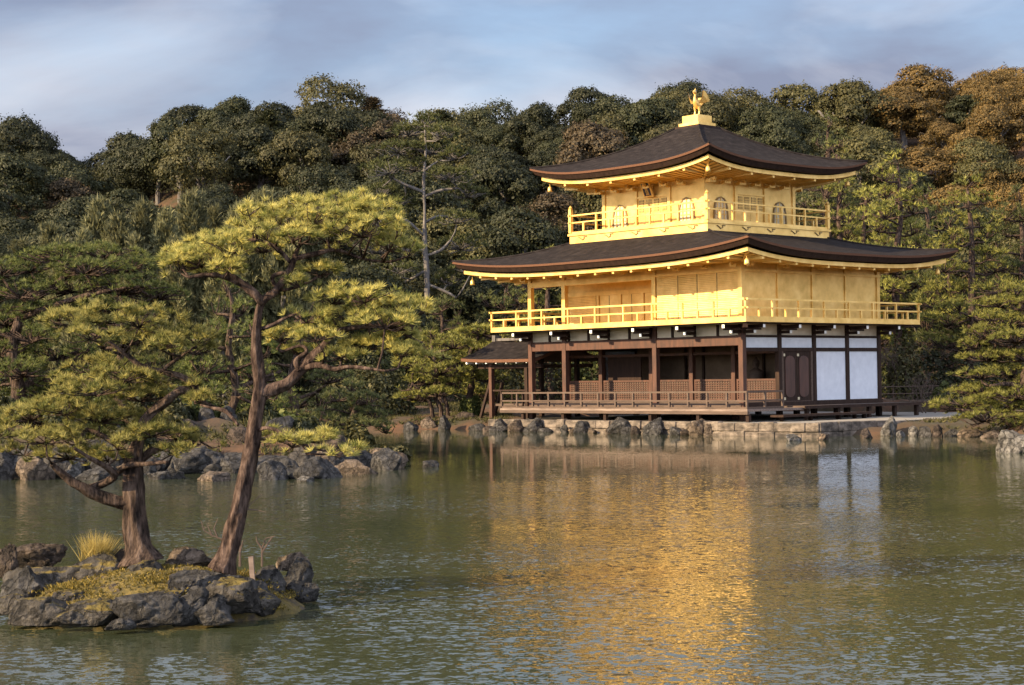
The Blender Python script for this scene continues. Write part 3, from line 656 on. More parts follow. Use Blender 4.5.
railing('upper_railing', [(c0x + .04, c0y + .04), (c1x - .04, c0y + .04), (c1x - .04, c1y - .04), (c0x + .04, c1y - .04)], True, 8.19, 8.62, 8.92, 1.5, 'gold', h=.06, post=.07, finial=9.32)
w0x, w1x, w0y, w1y = CX3 - HB, CX3 + HB, CY3 - HB, CY3 + HB; ZA, ZB = 8.15, 10.0
for fr in side_frames(w0x, w1x, w0y, w1y):
    (ox, oy), (dx, dy), (nx, ny), Ln = fr
    def P3(a, d, z): return (ox + dx * a + nx * d, oy + dy * a + ny * d, z)
    def sbox(name, a0, a1, d0, d1, z0, z1, mat, parent=None):
        p, q_ = P3(a0, d0, 0), P3(a1, d1, 0)
        return part(name, MB().box(min(p[0], q_[0]), max(p[0], q_[0]), min(p[1], q_[1]), max(p[1], q_[1]), z0, z1), mat, parent=parent)
    for a in (0, 1.83, 3.67): sbox('gold_pillar', a - .085, a + .085, -.09, .085, ZA, ZB, 'gold')
    for (a0, a1) in ((.085, 1.745), (3.755, 5.415)):
        # wall with a flame-headed window: pale frame, lattice, paper
        wl = sbox('gold_wall_panel', a0, a1, -.04, .03, ZA, ZB, 'gold'); am = (a0 + a1) / 2
        out_, inn_ = [], []
        prof_ = [(.45, 0), (.43, .35), (.41, .62), (.34, .84), (.20, .97), (0, 1.03)]
        for sgn in (-1, 1):
            pr = prof_ if sgn < 0 else prof_[-2::-1]
            for (hw, zz) in pr: out_.append((am + sgn * hw, ZA + .12 + zz * .98)); inn_.append((am + sgn * hw * .82, ZA + .16 + zz * .90))
        fmv = MB(); k = len(out_)
        for pts_, d in ((out_, .031), (out_, .075), (inn_, .075), (inn_, .034)):
            for (a, z) in pts_: fmv.v.append(P3(a, d, z))
        for r_ in range(3):
            for j in range(k): fmv.face((r_ * k + j, r_ * k + (j + 1) % k, (r_ + 1) * k + (j + 1) % k, (r_ + 1) * k + j))
        wf = part('window_frame', fmv, 'gold_line', parent=wl)
        pm = MB(); pm.v = [P3(a, .036, z) for (a, z) in inn_]; pm.face(range(k)); part('window_paper', pm, 'paper', parent=wl)
        lm = MB()
        for da in (-.2, 0, .2):
            p = P3(am + da, .05, 0); hh = 1.0 if da == 0 else .84
            lm.box(p[0] - .016, p[0] + .016, p[1] - .016, p[1] + .016, ZA + .17, ZA + .17 + hh * .93)
        for zz in (.28, .52, .76):
            p, q_ = P3(am - .31, .04, 0), P3(am + .31, .062, 0)
            lm.box(min(p[0], q_[0]), max(p[0], q_[0]), min(p[1], q_[1]), max(p[1], q_[1]), ZA + .15 + zz - .014, ZA + .15 + zz + .014)
        part('window_lattice', lm, 'gold', parent=wl)
    sbox('gold_frieze', 1.915, 3.585, -.04, .02, 9.5, ZB, 'gold'); sbox('door_head', 1.915, 3.585, -.04, .07, 9.42, 9.5, 'gold')
    for j in range(4):
        a0 = 1.92 + j * .4175; a1 = a0 + .405
        d = sbox('gold_door', a0, a1, -.03, .02, ZA, 9.42, 'gold')
        sbox('lattice_opening', a0 + .06, a1 - .06, .021, .026, 8.85, 9.36, 'gold_line', d)
        lm = MB()
        for q_ in range(1, 4):
            p, r_ = P3(a0 + .06 + .285 * q_ / 4 - .012, .028, 0), P3(a0 + .06 + .285 * q_ / 4 + .012, .036, 0)
            lm.box(min(p[0], r_[0]), max(p[0], r_[0]), min(p[1], r_[1]), max(p[1], r_[1]), 8.85, 9.36)
        for q_ in range(1, 5):
            p, r_ = P3(a0 + .06, .029, 0), P3(a1 - .06, .035, 0); zz = 8.85 + .51 * q_ / 5
            lm.box(min(p[0], r_[0]), max(p[0], r_[0]), min(p[1], r_[1]), max(p[1], r_[1]), zz - .01, zz + .01)
        part('door_lattice', lm, 'gold', parent=d)
OUT3 = (CX3 - 4.96, CX3 + 4.96, CY3 - 4.96, CY3 + 4.96)
r3 = roof('upper_roof', OUT3, (CX3 - .62, CX3 + .62, CY3 - .62, CY3 + .62), 10.50, 12.48, .44, lambda t_: .60 * t_ + .40 * t_ ** 2.2, .085, 48, 22)
soffit(OUT3, (w0x + .04, w1x - .04, w0y + .04, w1y - .04), 10.17, 9.99, .38, .36, .27, r3)
eave_arms(OUT3, (w0x, w1x, w0y, w1y), 10.17, 9.99, .38, .36, 1.25, r3)
for fr in side_frames(w0x, w1x, w0y, w1y):
    (ox, oy), (dx, dy), (nx, ny), Ln = fr
    for a in (0.001, .92, 1.83, 2.75, 3.67, 4.59):
        p = Vector((ox + dx * a, oy + dy * a, 9.82)); n_ = Vector((nx, ny, 0)); t_ = Vector((dx, dy, 0))
        part('wall_bracket', MB().bar(p + n_ * .08, p + n_ * .6 + Vector((0, 0, .1)), .09, .12).bar(p + n_ * .4 - t_ * .18, p + n_ * .4 + t_ * .18, .08, .1), 'gold', parent=r3)
for o_, zz, L_, col_ in ((OUT3, None, .44, 0), (OUT2, None, .42, 0)): pass
# hip ridges: pale bronze strips over the corners
def hip(outer, inner, ze, zi, L, prof, par):
    for (sx_, sy_) in ((0, 2), (1, 2), (1, 3), (0, 3)):
        pts = []
        for b_ in range(13):
            t_ = b_ / 12; x = outer[sx_] + (inner[sx_] - outer[sx_]) * t_; y = outer[sy_] + (inner[sy_] - outer[sy_]) * t_
            pts.append((x, y, ze + (zi - ze) * prof(t_) + L * (1 - t_) ** 2.2 + .012))
        part('hip_ridge', MB().tube(pts, [.05] * 13, 6), 'roof', parent=par, smooth=True)
hip(OUT3, (CX3 - .62, CX3 + .62, CY3 - .62, CY3 + .62), 10.50, 12.48, .44, lambda t_: .60 * t_ + .40 * t_ ** 2.2, r3)
hip(OUT2, (CX3 - 3.55, CX3 + 3.55, CY3 - 3.55, CY3 + 3.55), 6.74, 7.86, .42, lambda t_: .72 * t_ + .28 * t_ * t_, r2)
for (x, y) in ((OUT3[0] + .6, OUT3[2] + .6), (OUT3[1] - .6, OUT3[2] + .6), (OUT3[1] - .6, OUT3[3] - .6)): bell(x, y, 10.2, r3)
# name plaque over the south door
q0 = Vector((CX3 - .05, w0y - .32, 9.74)); tl = R(25)
pm = MB().box(-.26, .26, -.03, .03, -.34, .34); pq = part('name_plaque', pm, 'gold'); pq.location = q0; pq.rotation_euler = (tl, 0, 0)
part('plaque_field', MB().box(-.19, .19, -.036, -.031, -.27, .27), 'blue', parent=pq)
for i, ch_ in enumerate('究竟頂'):
    cu = bpy.data.curves.new('plaque_character', 'FONT'); cu.body = ch_; cu.size = .19; cu.align_x = 'CENTER'; cu.align_y = 'CENTER'; cu.extrude = .004
    to = bpy.data.objects.new('plaque_character', cu); COL.objects.link(to); to.parent = pq; to.location = (0, -.04, .17 - .17 * i); to.rotation_euler = (R(90), 0, 0)
    bpy.context.view_layer.update(); me_ = bpy.data.meshes.new_from_object(to.evaluated_get(bpy.context.evaluated_depsgraph_get())); bpy.data.objects.remove(to)
    me_.materials.clear(); tm_ = link('plaque_character', me_, M['gold'], pq, (0, -.04, .17 - .17 * i)); tm_.rotation_euler = (R(90), 0, 0)
# finial base and phoenix
fb = pbox('finial_base', 'dark', CX3 - .68, CX3 + .68, CY3 - .68, CY3 + .68, 12.36, 12.52)
part('base_tier', MB().box(CX3 - .54, CX3 + .54, CY3 - .54, CY3 + .54, 12.522, 12.66), 'gold', parent=fb); part('base_tier', MB().box(CX3 - .43, CX3 + .43, CY3 - .43, CY3 + .43, 12.66, 12.98), 'gold', parent=fb)
ph = empty('phoenix_finial', (CX3, CY3, 12.98)); ph.parent = pav; ph.rotation_euler = (0, 0, R(14)); ph['label'] = 'gilded phoenix with raised wings on the roof peak'
def sp(pts, n=5): p = smooth_path(pts, n); return [tuple(q_[:3]) for q_ in p], [q_[3] for q_ in p]
a, r_ = sp([(0, .26, .36, .03), (0, .18, .40, .10), (0, .02, .46, .15), (0, -.13, .58, .11), (0, -.17, .74, .055), (0, -.14, .88, .045), (0, -.17, .97, .075), (0, -.22, 1.0, .06), (0, -.33, .97, .008)])
part('phoenix_body', MB().tube(a, r_, 10), 'gold', parent=ph, smooth=True)
part('crest', MB().tube([(0, -.17, 1.03), (0, -.11, 1.12), (0, -.04, 1.1)], [.03, .025, .01], 6), 'gold', parent=ph)
for sx_ in (-1, 1):
    part('phoenix_leg', MB().tube([(sx_ * .09, -.02, .40), (sx_ * .10, .03, .2), (sx_ * .10, -.02, .02)], [.06, .035, .03], 7).box(sx_ * .10 - .05, sx_ * .10 + .05, -.12, .05, 0, .03), 'gold', parent=ph)
    wm = MB(); N_ = 7; rows = []
    for k in range(N_):                                           # wing as a fan of overlapping feathers, tips raised
        u = k / (N_ - 1); base = Vector((sx_ * (.12 + .05 * u), -.06 + .16 * u, .55 - .03 * u)); tip = Vector((sx_ * (.34 + .16 * u - .1 * u * u), -.10 + .42 * u, 1.02 - .42 * u ** 1.6))
        mid = (base + tip) / 2 + Vector((sx_ * .08, 0, .02)); rows.append((base, mid, tip))
    for k in range(N_): 
        for p in rows[k]: wm.v.append(tuple(p))
    for k in range(N_): 
        for p in rows[k]: wm.v.append((p.x + sx_ * .03, p.y + .01, p.z + .012))
    for k in range(N_ - 1):
        for j in range(2):
            i0 = k * 3 + j; wm.face((i0, i0 + 1, i0 + 4, i0 + 3)); i1 = i0 + N_ * 3; wm.face((i1, i1 + 3, i1 + 4, i1 + 1))
        wm.face((k * 3 + 2, N_ * 3 + k * 3 + 2, N_ * 3 + k * 3 + 5, k * 3 + 5))
    part('phoenix_wing', wm, 'gold', parent=ph)
tm = MB()
for k in range(5):
    an = (k - 2) * .16; tm.tube([(0, .22, .42), (math.sin(an) * .25, .44, .66), (math.sin(an) * .55, .62 - abs(an) * .2, .80), (math.sin(an) * .8, .80 - abs(an) * .3, .74)], [.05, .07, .065, .015], 6)
part('phoenix_tail', tm, 'gold', parent=ph)

# ---- fishing deck on the west side
fd = empty('fishing_pavilion_wing'); fd.parent = pav; fd['label'] = 'small open gabled annexe over the water with a brown roof'
rm = MB(); nx_, ny_ = 10, 16; x0, x1 = -16.2, WX + .1; yr = 2.1
for i in range(nx_ + 1):
    x = x0 + (x1 - x0) * i / nx_; e_ = .18 * (1 - i / nx_) ** 4
    for j in range(ny_ + 1):
        y = .04 + (2 * yr - .08) * j / ny_; t_ = 1 - abs(y - yr) / (yr - .04); rm.v.append((x, y, 3.0 + .76 * (.62 * t_ + .38 * t_ * t_) + e_ * (.5 + .5 * t_)))
k = (nx_ + 1) * (ny_ + 1); rm.v += [(p[0], p[1], p[2] - .13) for p in rm.v[:k]]
for i in range(nx_):
    for j in range(ny_):
        p = i * (ny_ + 1) + j; rm.face((p, p + ny_ + 1, p + ny_ + 2, p + 1), 0); p += k; rm.face((p, p + 1, p + ny_ + 2, p + ny_ + 1), 2)
for i in range(nx_): 
    for j in (0, ny_): p = i * (ny_ + 1) + j; rm.face((p, p + ny_ + 1, p + k + ny_ + 1, p + k), 1)
for j in range(ny_):
    for i in (0, nx_): p = i * (ny_ + 1) + j; rm.face((p, p + 1, p + k + 1, p + k), 1)
o = rm.build('annexe_roof', [M['roof'], M['roof_edge'], M['dark']], fd)
for i, x in enumerate(np.linspace(-15.9, -12, 7)): part('rafter_end', MB().box(x - .045, x + .045, .10, .5, 2.83, 2.92), 'tip', parent=o)
part('ridge_cap', MB().box(-16.0, WX + .1, yr - .14, yr + .14, 3.86, 3.98), 'bark_grey', parent=o); part('ridge_end_tile', MB().box(-16.2, -15.99, yr - .2, yr + .2, 3.84, 4.12), 'bark_grey', parent=o)
for (x, y, m_) in ((-14.8, .6, 'red'), (-12.5, .6, 'dark'), (-14.8, 3.6, 'dark'), (-12.5, 3.6, 'dark')): part('annexe_post', MB().box(x - .09, x + .09, y - .09, y + .09, -.5, 3.1), m_, parent=fd)
part('annexe_beam', MB().box(-15.6, WX, .53, .67, 2.62, 2.78), 'dark', parent=fd); part('annexe_beam', MB().box(-15.6, WX, 3.53, 3.67, 2.62, 2.78), 'dark', parent=fd)
part('annexe_beam', MB().box(-14.87, -14.73, .67, 3.53, 2.6, 2.74), 'dark', parent=fd)
part('annexe_floor', MB().box(-14.7, WX - .1, .69, 3.5, .98, 1.08), 'brown_wood', parent=fd)
part('annexe_rail', MB().box(-14.7, WX - .1, .57, .63, 1.62, 1.69), 'dark', parent=fd)
for x in np.linspace(-14.2, -12.0, 4): part('annexe_baluster', MB().box(x - .03, x + .03, .575, .625, 1.08, 1.62), 'dark', parent=fd)
for (xa, xb, ya) in ((-15.5, -14.9, .3), (-15.25, -14.75, .9)): part('leaning_prop', MB().bar((xa, ya, -.2), (xb, ya + .3, 2.0), .11, .11), 'dark', parent=fd)

# ---- stone terrace the pavilion stands on
ter = MB(); poly = [(-12.4, -1.75), (-.2, -1.75), (.0, -2.15), (2.6, -2.25), (5.0, -1.9), (5.1, 2.2), (4.9, 5.5), (4.4, 15), (-12.4, 14)]
ter.prism(poly, -.7, .44)
to = ter.build('stone_terrace', [M['stone']], None, bevel=.03); to.location = (PX0, PY0, 0); to.rotation_euler = (0, 0, PROT)
tag(to, 'low stone terrace edged by the water under the pavilion', 'terrace')
pv = MB().prism([(p[0] * .995 if abs(p[0]) > 1 else p[0], p[1] + .28 if p[1] < 0 else p[1] - .3) for p in poly], .4405, .452).build('sand_surface', M['sand'], to)
wr = random.Random(12)
def course(a, b_, z0, z1):
    a, b_ = Vector((*a, 0)), Vector((*b_, 0)); d = (b_ - a).normalized(); n_ = Vector((d.y, -d.x, 0)); L_ = (b_ - a).length; u = 0.0
    while u < L_ - .2:
        w_ = min(wr.uniform(.45, 1.1), L_ - u); q_ = wr.uniform(.03, .10); h_ = wr.uniform(-.03, .03)
        p0, p1 = a + d * (u + .004) + n_ * q_, a + d * (u + w_ - .004) + n_ * (q_ + wr.uniform(-.03, .03)); mw = MB()
        mw.v = [tuple(p0 - n_ * .3) [:2] + (z0,), tuple(p1 - n_ * .3)[:2] + (z0,), tuple(p1)[:2] + (z0,), tuple(p0)[:2] + (z0,), tuple(p0 - n_ * .3)[:2] + (z1 + h_,), tuple(p1 - n_ * .3)[:2] + (z1 + h_,), tuple(p1 - n_ * .02)[:2] + (z1 + h_,), tuple(p0 - n_ * .02)[:2] + (z1 + h_ * .5,)]
        for f in ((3, 2, 1, 0), (4, 5, 6, 7), (0, 1, 5, 4), (1, 2, 6, 5), (2, 3, 7, 6), (3, 0, 4, 7)): mw.face(f[::-1])
        mw.build('wall_stone', M['stone'], to, bevel=.035); u += w_
for (a, b_) in zip(poly[:5], poly[1:6]): course(a, b_, -.25, .16); course(a, b_, .175, .49)

# ------------------------------------------------------------------ foliage helpers
def unit(v): return v / np.maximum(np.linalg.norm(v, axis=-1, keepdims=True), 1e-9)
def blades(P, D, n, length, width, spread, rg, lo=0.12, droop=0.0):
    """n thin triangular needles at every point P, fanned around direction D"""
    m_ = len(P); P = np.repeat(P, n, 0); D = np.repeat(unit(D), n, 0); k = len(P)
    rnd = unit(rg.randn(k, 3)); per = unit(np.cross(D, rnd)); ph_ = lo + (spread - lo) * np.sqrt(rg.rand(k, 1))
    d = D * np.cos(ph_) + per * np.sin(ph_); d[:, 2] -= droop; d = unit(d)
    ln = length * (0.65 + 0.55 * rg.rand(k, 1)); side = unit(np.cross(d, unit(rg.randn(k, 3)))) * width * 0.5
    b0 = P + d * ln * 0.06
    V = np.stack([b0 - side, b0 + side, P + d * ln], 1).reshape(-1, 3); T = np.arange(3 * k).reshape(-1, 3)
    return V, T
def leaf_quads(P, Nn, size, rg, tilt=0.55):
    k = len(P); n = unit(Nn + tilt * rg.randn(k, 3)); a = unit(np.cross(n, unit(rg.randn(k, 3)))); b_ = np.cross(n, a)
    s_ = size * (0.6 + 0.8 * rg.rand(k, 1)); w_ = s_ * (0.55 + 0.3 * rg.rand(k, 1))
    V = np.stack([P - a * s_ / 2, P + b_ * w_ / 2 + n * s_ * .08, P + a * s_ / 2, P - b_ * w_ / 2 + n * s_ * .08], 1).reshape(-1, 3)
    return V, np.arange(4 * k).reshape(-1, 4)
def merge(*vt):
    V, T, o = [], [], 0
    for v, t_ in vt: V.append(v); T.append(t_ + o); o += len(v)
    return np.concatenate(V), np.concatenate(T)
def tubes_np(paths, n=4):
    """several thin tubes as triangles"""
    mb_ = MB()
    for pts, rad in paths: mb_.tube(pts, rad, n)
    V = np.array(mb_.v); T = []
    for f in mb_.f:
        for i in range(1, len(f) - 1): T.append((f[0], f[i], f[i + 1]))
    return V, np.array(T)

def pad_points(c, r, count, rg, under=0.15):
    """tuft positions in a flattened pad: mostly on its upper shell; direction outward and up"""
    d = unit(rg.randn(count, 3)); lowm = (d[:, 2] < 0) & (rg.rand(count) > under); d[lowm, 2] *= -1
    rad = 1 - 0.45 * rg.rand(count, 1) ** 2
    lump = 1 + 0.32 * np.sin(d[:, :1] * 7 + c[0] * 5) * np.cos(d[:, 1:2] * 6 + c[1] * 3)
    P = np.array(c) + d * np.array(r) * rad * lump
    D = d * np.array([0.9, 0.9, 0.3]) + np.array([0, 0, 0.75])
    return P, D

def limb_path(pts, Y, dY=None, seed=0):
    """pixel polyline with pixel widths turned into a 3-D limb at depth Y (dY: depth drift along it)"""
    o = []
    for i, (px, py, w_) in enumerate(pts):
        yy = Y + (0 if dY is None else dY * i / max(1, len(pts) - 1)); p = p2w(px, py, yy); o.append((p.x, p.y, p.z, w_ * yy / F / 2))
    return o

def pine_tree(label, Y, trunk, limbs, pads, dens, tuft, mat, barkmat='bark', group=None, seed=1, twig_r=0.006, name='pine_tree', twigs=True, cat='pine tree', nblade=22, blade_w=0.009, spread=1.25, hole=-.2):
    """trunk, limbs: pixel polylines (x, y, width); pads: (x, y, half width, half height, depth offset) in pixels"""
    rg = np.random.RandomState(seed); base = p2w(trunk[0][0], trunk[0][1], Y)
    root = empty(name, base); tag(root, label, cat, group); B = np.array(base)
    fine = Y < 20; tp = smooth_path(limb_path(trunk, Y), 20 if fine else 6); nodes = [tp[:, :3]]
    rd = tp[:, 3].copy(); k = len(rd); kf = 22 if fine else 5; rd[:kf] *= (np.linspace(.6, 0, kf) ** 2 * 1.4 + 1)[:len(rd[:kf])]
    MB().tube([tuple(p[:3] - B) for p in tp], list(rd), 30 if fine else 9, 0, 0.34, seed).build('trunk', M[barkmat], root, smooth=True)
    for i, (lb, dy) in enumerate(limbs):
        lp = smooth_path(limb_path(lb, Y, dy), 12 if fine else 5); nodes.append(lp[:, :3])
        MB().tube([tuple(p[:3] - B) for p in lp], list(lp[:, 3]), 14 if fine else 7, 0, 0.32, seed + i).build('limb', M[barkmat], root, smooth=True)
    nodes = np.concatenate(nodes); Vs = []; tw = []
    for (x, y, hw, hh, dy) in pads:
        c_ = np.array(p2w(x, y, Y + dy)); s_ = (Y + dy) / F; r_ = np.array([hw * s_, hw * s_ * 0.9, hh * s_ * (1.0 if Y < 20 else 1.25)])
        cnt = int(dens * (r_[0] * r_[1] * math.pi + 1.2 * r_[0] * r_[2])); 
        P, D = pad_points(c_, r_, max(8, cnt), rg); fq = 3.2 if Y < 20 else 1.1
        keep = np.array([noise.noise(Vector((p[0] * fq, p[1] * fq, p[2] * fq * 1.6))) > hole for p in P]); P, D = P[keep], D[keep]; Vs.append((P, D))
        if twigs:                                                 # a branch from the nearest wood into the pad, then twigs to the tufts
            w0 = nodes[np.argmin(((nodes - (c_ - [0, 0, r_[2] * .4])) ** 2).sum(1))]; hub = c_ - np.array([0, 0, r_[2] * 0.35])
            mid = (w0 + hub) / 2 + rg.randn(3) * 0.12 * np.linalg.norm(hub - w0) * np.array([1, 1, .5]) - [0, 0, .02]
            tw.append(([tuple(w0 - B), tuple(mid - B), tuple(hub - B)], [twig_r * 3.2, twig_r * 2.4, twig_r * 1.8]))
            for q_ in P[:: 3]:
                m2 = hub * .45 + q_ * .55 + rg.randn(3) * 0.10 * np.linalg.norm(q_ - hub) - np.array([0, 0, 0.12 * r_[2]])
                tw.append(([tuple(hub - B), tuple(m2 - B), tuple(q_ - B)], [twig_r * 1.3, twig_r, twig_r * .6]))
    P = np.concatenate([a for a, _ in Vs]); D = np.concatenate([b_ for _, b_ in Vs]); P = P - B
    D = unit(D) + np.array([0, 0, .35]); V, T = blades(P, D, nblade, tuft, blade_w, spread, rg); MI = np.zeros(len(T), int)
    if tw:
        v2, t2 = tubes_np(tw, 4); MI = np.concatenate([MI, np.ones(len(t2), int)]); V, T = merge((V, T), (v2, t2))
    me = fast_mesh('crown', V, T, MI); at_ = me.attributes.new('tint', 'FLOAT', 'POINT'); tv = np.zeros(len(V), np.float32)
    hi = np.clip((P[:, 2] - np.percentile(P[:, 2], 5)) * 0, 0, 1); tt = np.repeat(np.clip(rg.rand(len(P)) * 1.15 - .05, 0, 1), nblade * 3); tv[:len(tt)] = tt; at_.data.foreach_set('value', tv)
    o = link('crown', me, [M[mat], M[barkmat]], root)
    return root

# ------------------------------------------------------------------ foreground islet
YI = 16.6
isl = MB(); ng, nr = 56, 12                                       # low mossy mound
ic = p2w(155, 595, 16.6); icx, icy = ic.x, 16.75
def islet_z(x, y):
    u = math.hypot((x - icx) / 1.40, (y - icy) / 1.02)
    return 0.40 * max(-1.0, 1 - u ** 2.4) + 0.07 * noise.noise(Vector((x * 2.2, y * 2.2, 3))) + 0.03 * noise.noise(Vector((x * 7, y * 7, 1)))
ngx = 70; V = []; 
for j in range(ngx):
    for i in range(ngx):
        x = icx - 1.9 + 3.8 * i / (ngx - 1); y = icy - 1.6 + 3.2 * j / (ngx - 1); V.append((x, y, max(-.5, islet_z(x, y))))
I = np.arange(ngx * ngx).reshape(ngx, ngx); Q = np.stack([I[:-1, :-1], I[:-1, 1:], I[1:, 1:], I[1:, :-1]], -1).reshape(-1, 4)
o = link('islet', fast_mesh('islet', np.array(V), Q), M['islet']); o.data.polygons.foreach_set('use_smooth', [True] * len(o.data.polygons))
tag(o, 'small islet of yellow moss in the pond carrying the two sunlit pines', 'islet', kind='structure')
def irock(px, py, w_, h_, mat, label, seed, Y=None, dpt=0.8, rz=0.0):
    """rock whose centre shows at (px,py), w_ x h_ pixels large, standing at depth Y"""
    Y = Y or YI; p = p2w(px, py, Y); s_ = Y / F
    return rock(p, (w_ * s_ / 2 * 1.27, w_ * s_ / 2 * dpt * 1.12, h_ * s_ / 2 * 1.3), seed, mat, label, None, rz, 5)
irock(30, 556, 58, 34, 'rock_brown', 'brown slab topped rock at the west end of the pine islet', 11, 17.5, .6, 0.1)
irock(8, 566, 20, 36, 'rock_brown', 'narrow upright brown rock at the outer edge of the pine islet', 12, 17.2, .8)
irock(52, 585, 105, 48, 'rock_moss', 'broad rough grey rock beside the grass tuft on the islet', 13, 16.9, .62, .15)
irock(105, 572, 74, 34, 'rock_moss', 'grey rock in front of the dry grass tuft on the islet', 14, 17.0, .6, -.2)
irock(184, 560, 46, 22, 'rock_warm', 'low rounded tan rock between the two islet pine trunks', 15, 17.4, .7)
irock(196, 586, 56, 42, 'rock', 'pointed grey rock at the foot of the leaning islet pine', 16, 16.3, .7, .3)
irock(150, 577, 44, 26, 'rock_moss', 'mossy grey rock right under the shorter islet pine trunk', 17, 16.7, .7, .4)
irock(225, 600, 62, 40, 'rock_moss', 'moss edged rock at the waterline below the leaning pine', 18, 15.9, .6, -.1)
irock(268, 584, 42, 42, 'rock', 'tall dark rock at the east end of the pine islet', 19, 16.9, .7, .1)
irock(296, 580, 34, 36, 'rock', 'outermost angular rock off the east end of the pine islet', 20, 17.5, .8, .4)
irock(290, 562, 30, 20, 'rock_warm', 'small pale rock behind the tall dark rock on the islet', 21, 17.9, .8)
irock(258, 603, 34, 34, 'rock_moss', 'small mossy rock at the islet waterline below the tall dark rock', 22, 16.2, .8)
irock(45, 612, 60, 34, 'rock_moss', 'rounded mossy rock at the front left waterline of the islet', 23, 15.75, .6)
irock(100, 612, 58, 34, 'rock_moss', 'dark moss topped rock at the middle of the islet waterline', 24, 15.6, .6, .2)
irock(146, 610, 60, 40, 'rock', 'big pitted grey rock at the front waterline of the islet', 25, 15.5, .6, -.2)
irock(188, 610, 46, 38, 'rock', 'dark wedge shaped rock at the front waterline of the islet', 26, 15.6, .65, .3)
irock(12, 604, 34, 26, 'rock_moss', 'small yellow mossed rock at the far left of the islet waterline', 27, 16.2, .8)
irock(132, 600, 30, 14, 'rock_moss', 'flat stone half sunk in the moss at the islet centre', 28, 16.1, .8)
irock(70, 602, 40, 20, 'rock_moss', 'jagged dark rock between the broad grey rock and the front waterline', 41, 16.2, .7, .5)
irock(222, 578, 34, 30, 'rock', 'small sharp grey rock touching the base of the leaning pine', 42, 16.6, .8, .9)
irock(244, 594, 40, 40, 'rock', 'rounded dark rock between the stake and the waterline', 43, 16.2, .7, .2)
irock(300, 592, 30, 28, 'rock', 'low wet rock at the east waterline of the islet', 44, 17.2, .8, .1)
irock(164, 596, 30, 18, 'rock_moss', 'small mossy stone above the big pitted front rock', 45, 16.0, .8, .6)
irock(28, 588, 48, 34, 'rock', 'weathered grey rock near the outer left end of the islet', 46, 16.6, .7, .2)
irock(120, 562, 40, 20, 'rock_brown', 'brown stone against the foot of the shorter islet pine', 47, 17.3, .7, .3)
irock(72, 618, 34, 20, 'rock_moss', 'small wet stone at the front left waterline of the islet', 48, 15.5, .8, .2)
irock(215, 614, 40, 26, 'rock', 'dark wet rock at the front right waterline of the islet', 49, 15.6, .7, .1)
irock(122, 624, 26, 14, 'rock', 'small dark stone awash in front of the islet', 50, 15.3, .8, .4)
# moss cushions, grass tuft, stake, bare twigs
mc = []
rg = np.random.RandomState(5)
for i in range(240):
    u = rg.rand() * 6.28; r_ = math.sqrt(rg.rand()); x = icx + 1.3 * r_ * math.cos(u); y = icy + .95 * r_ * math.sin(u); mc.append((x, y, islet_z(x, y) - .01))
P = np.repeat(np.array(mc), 28, 0) + rg.randn(240 * 28, 3) * [.08, .08, .012]
for i in range(len(P)): P[i, 2] = max(P[i, 2], islet_z(P[i, 0], P[i, 1]) - .005)
V, T = blades(P, np.tile([0, 0, 1.0], (len(P), 1)), 3, .035, .012, 1.1, rg)
o = link('moss_tufts', fast_mesh('moss_tufts', V, T), leafmat('moss_tips', (0.05, 0.048, 0.012), (0.24, 0.17, 0.032), .2)); tag(o, 'short yellow green moss growing over the islet mound', 'moss', kind='stuff')
gp_ = p2w(97, 562, 17.1); P = np.array(gp_) + rg.randn(60, 3) * [.06, .05, .01]
V, T = blades(P, np.tile([0.1, 0, 1.0], (60, 1)), 9, .30, .010, .75, rg, .03)
o = link('grass_tuft', fast_mesh('grass_tuft', V - np.array(gp_), T), M['straw'], None, gp_); tag(o, 'dry yellow grass tuft beside the shorter islet pine', 'grass tuft')
a, b_ = p2w(254, 585, 16.5), p2w(251, 556, 16.5)
tag(MB().bar(a - Vector((0, 0, .1)), b_, .045, .045).build('wooden_stake', M['grey_wood']), 'short weathered stake driven in beside the leaning pine', 'stake')
def bare_twig(pts, Y, r_, label, name='bare_branch'):
    mbx = MB(); P0 = p2w(*pts[0][0], Y)
    for line in pts:
        q_ = [p2w(x, y, Y) - P0 for x, y in line]; n = len(q_); mbx.tube(q_, [r_ * (1 - .6 * i / max(1, n - 1)) for i in range(n)], 5)
    o = mbx.build(name, M['twig'], None, P0); return tag(o, label, 'twig')
bare_twig([[(262, 566), (262, 548), (266, 538), (275, 536)], [(262, 552), (270, 540), (273, 536)], [(262, 548), (257, 541), (256, 536)]], 17.3, .012, 'bare forked twig rising from the rocks right of the leaning pine')
bare_twig([[(225, 540), (212, 535), (204, 530), (201, 520)], [(212, 535), (207, 524)], [(218, 538), (214, 528), (218, 518)]], 16.7, .009, 'thin curling twigs sprouting left of the leaning pine trunk')
bare_twig([[(240, 520), (250, 504), (262, 494)], [(246, 509), (258, 510), (266, 512)]], 16.5, .007, 'fine dead twigs on the right side of the leaning trunk')
bare_twig([[(240, 566), (240, 545), (241, 532)], [(240, 552), (243, 540)]], 17.0, .014, 'thin dead stem standing just right of the leaning pine')

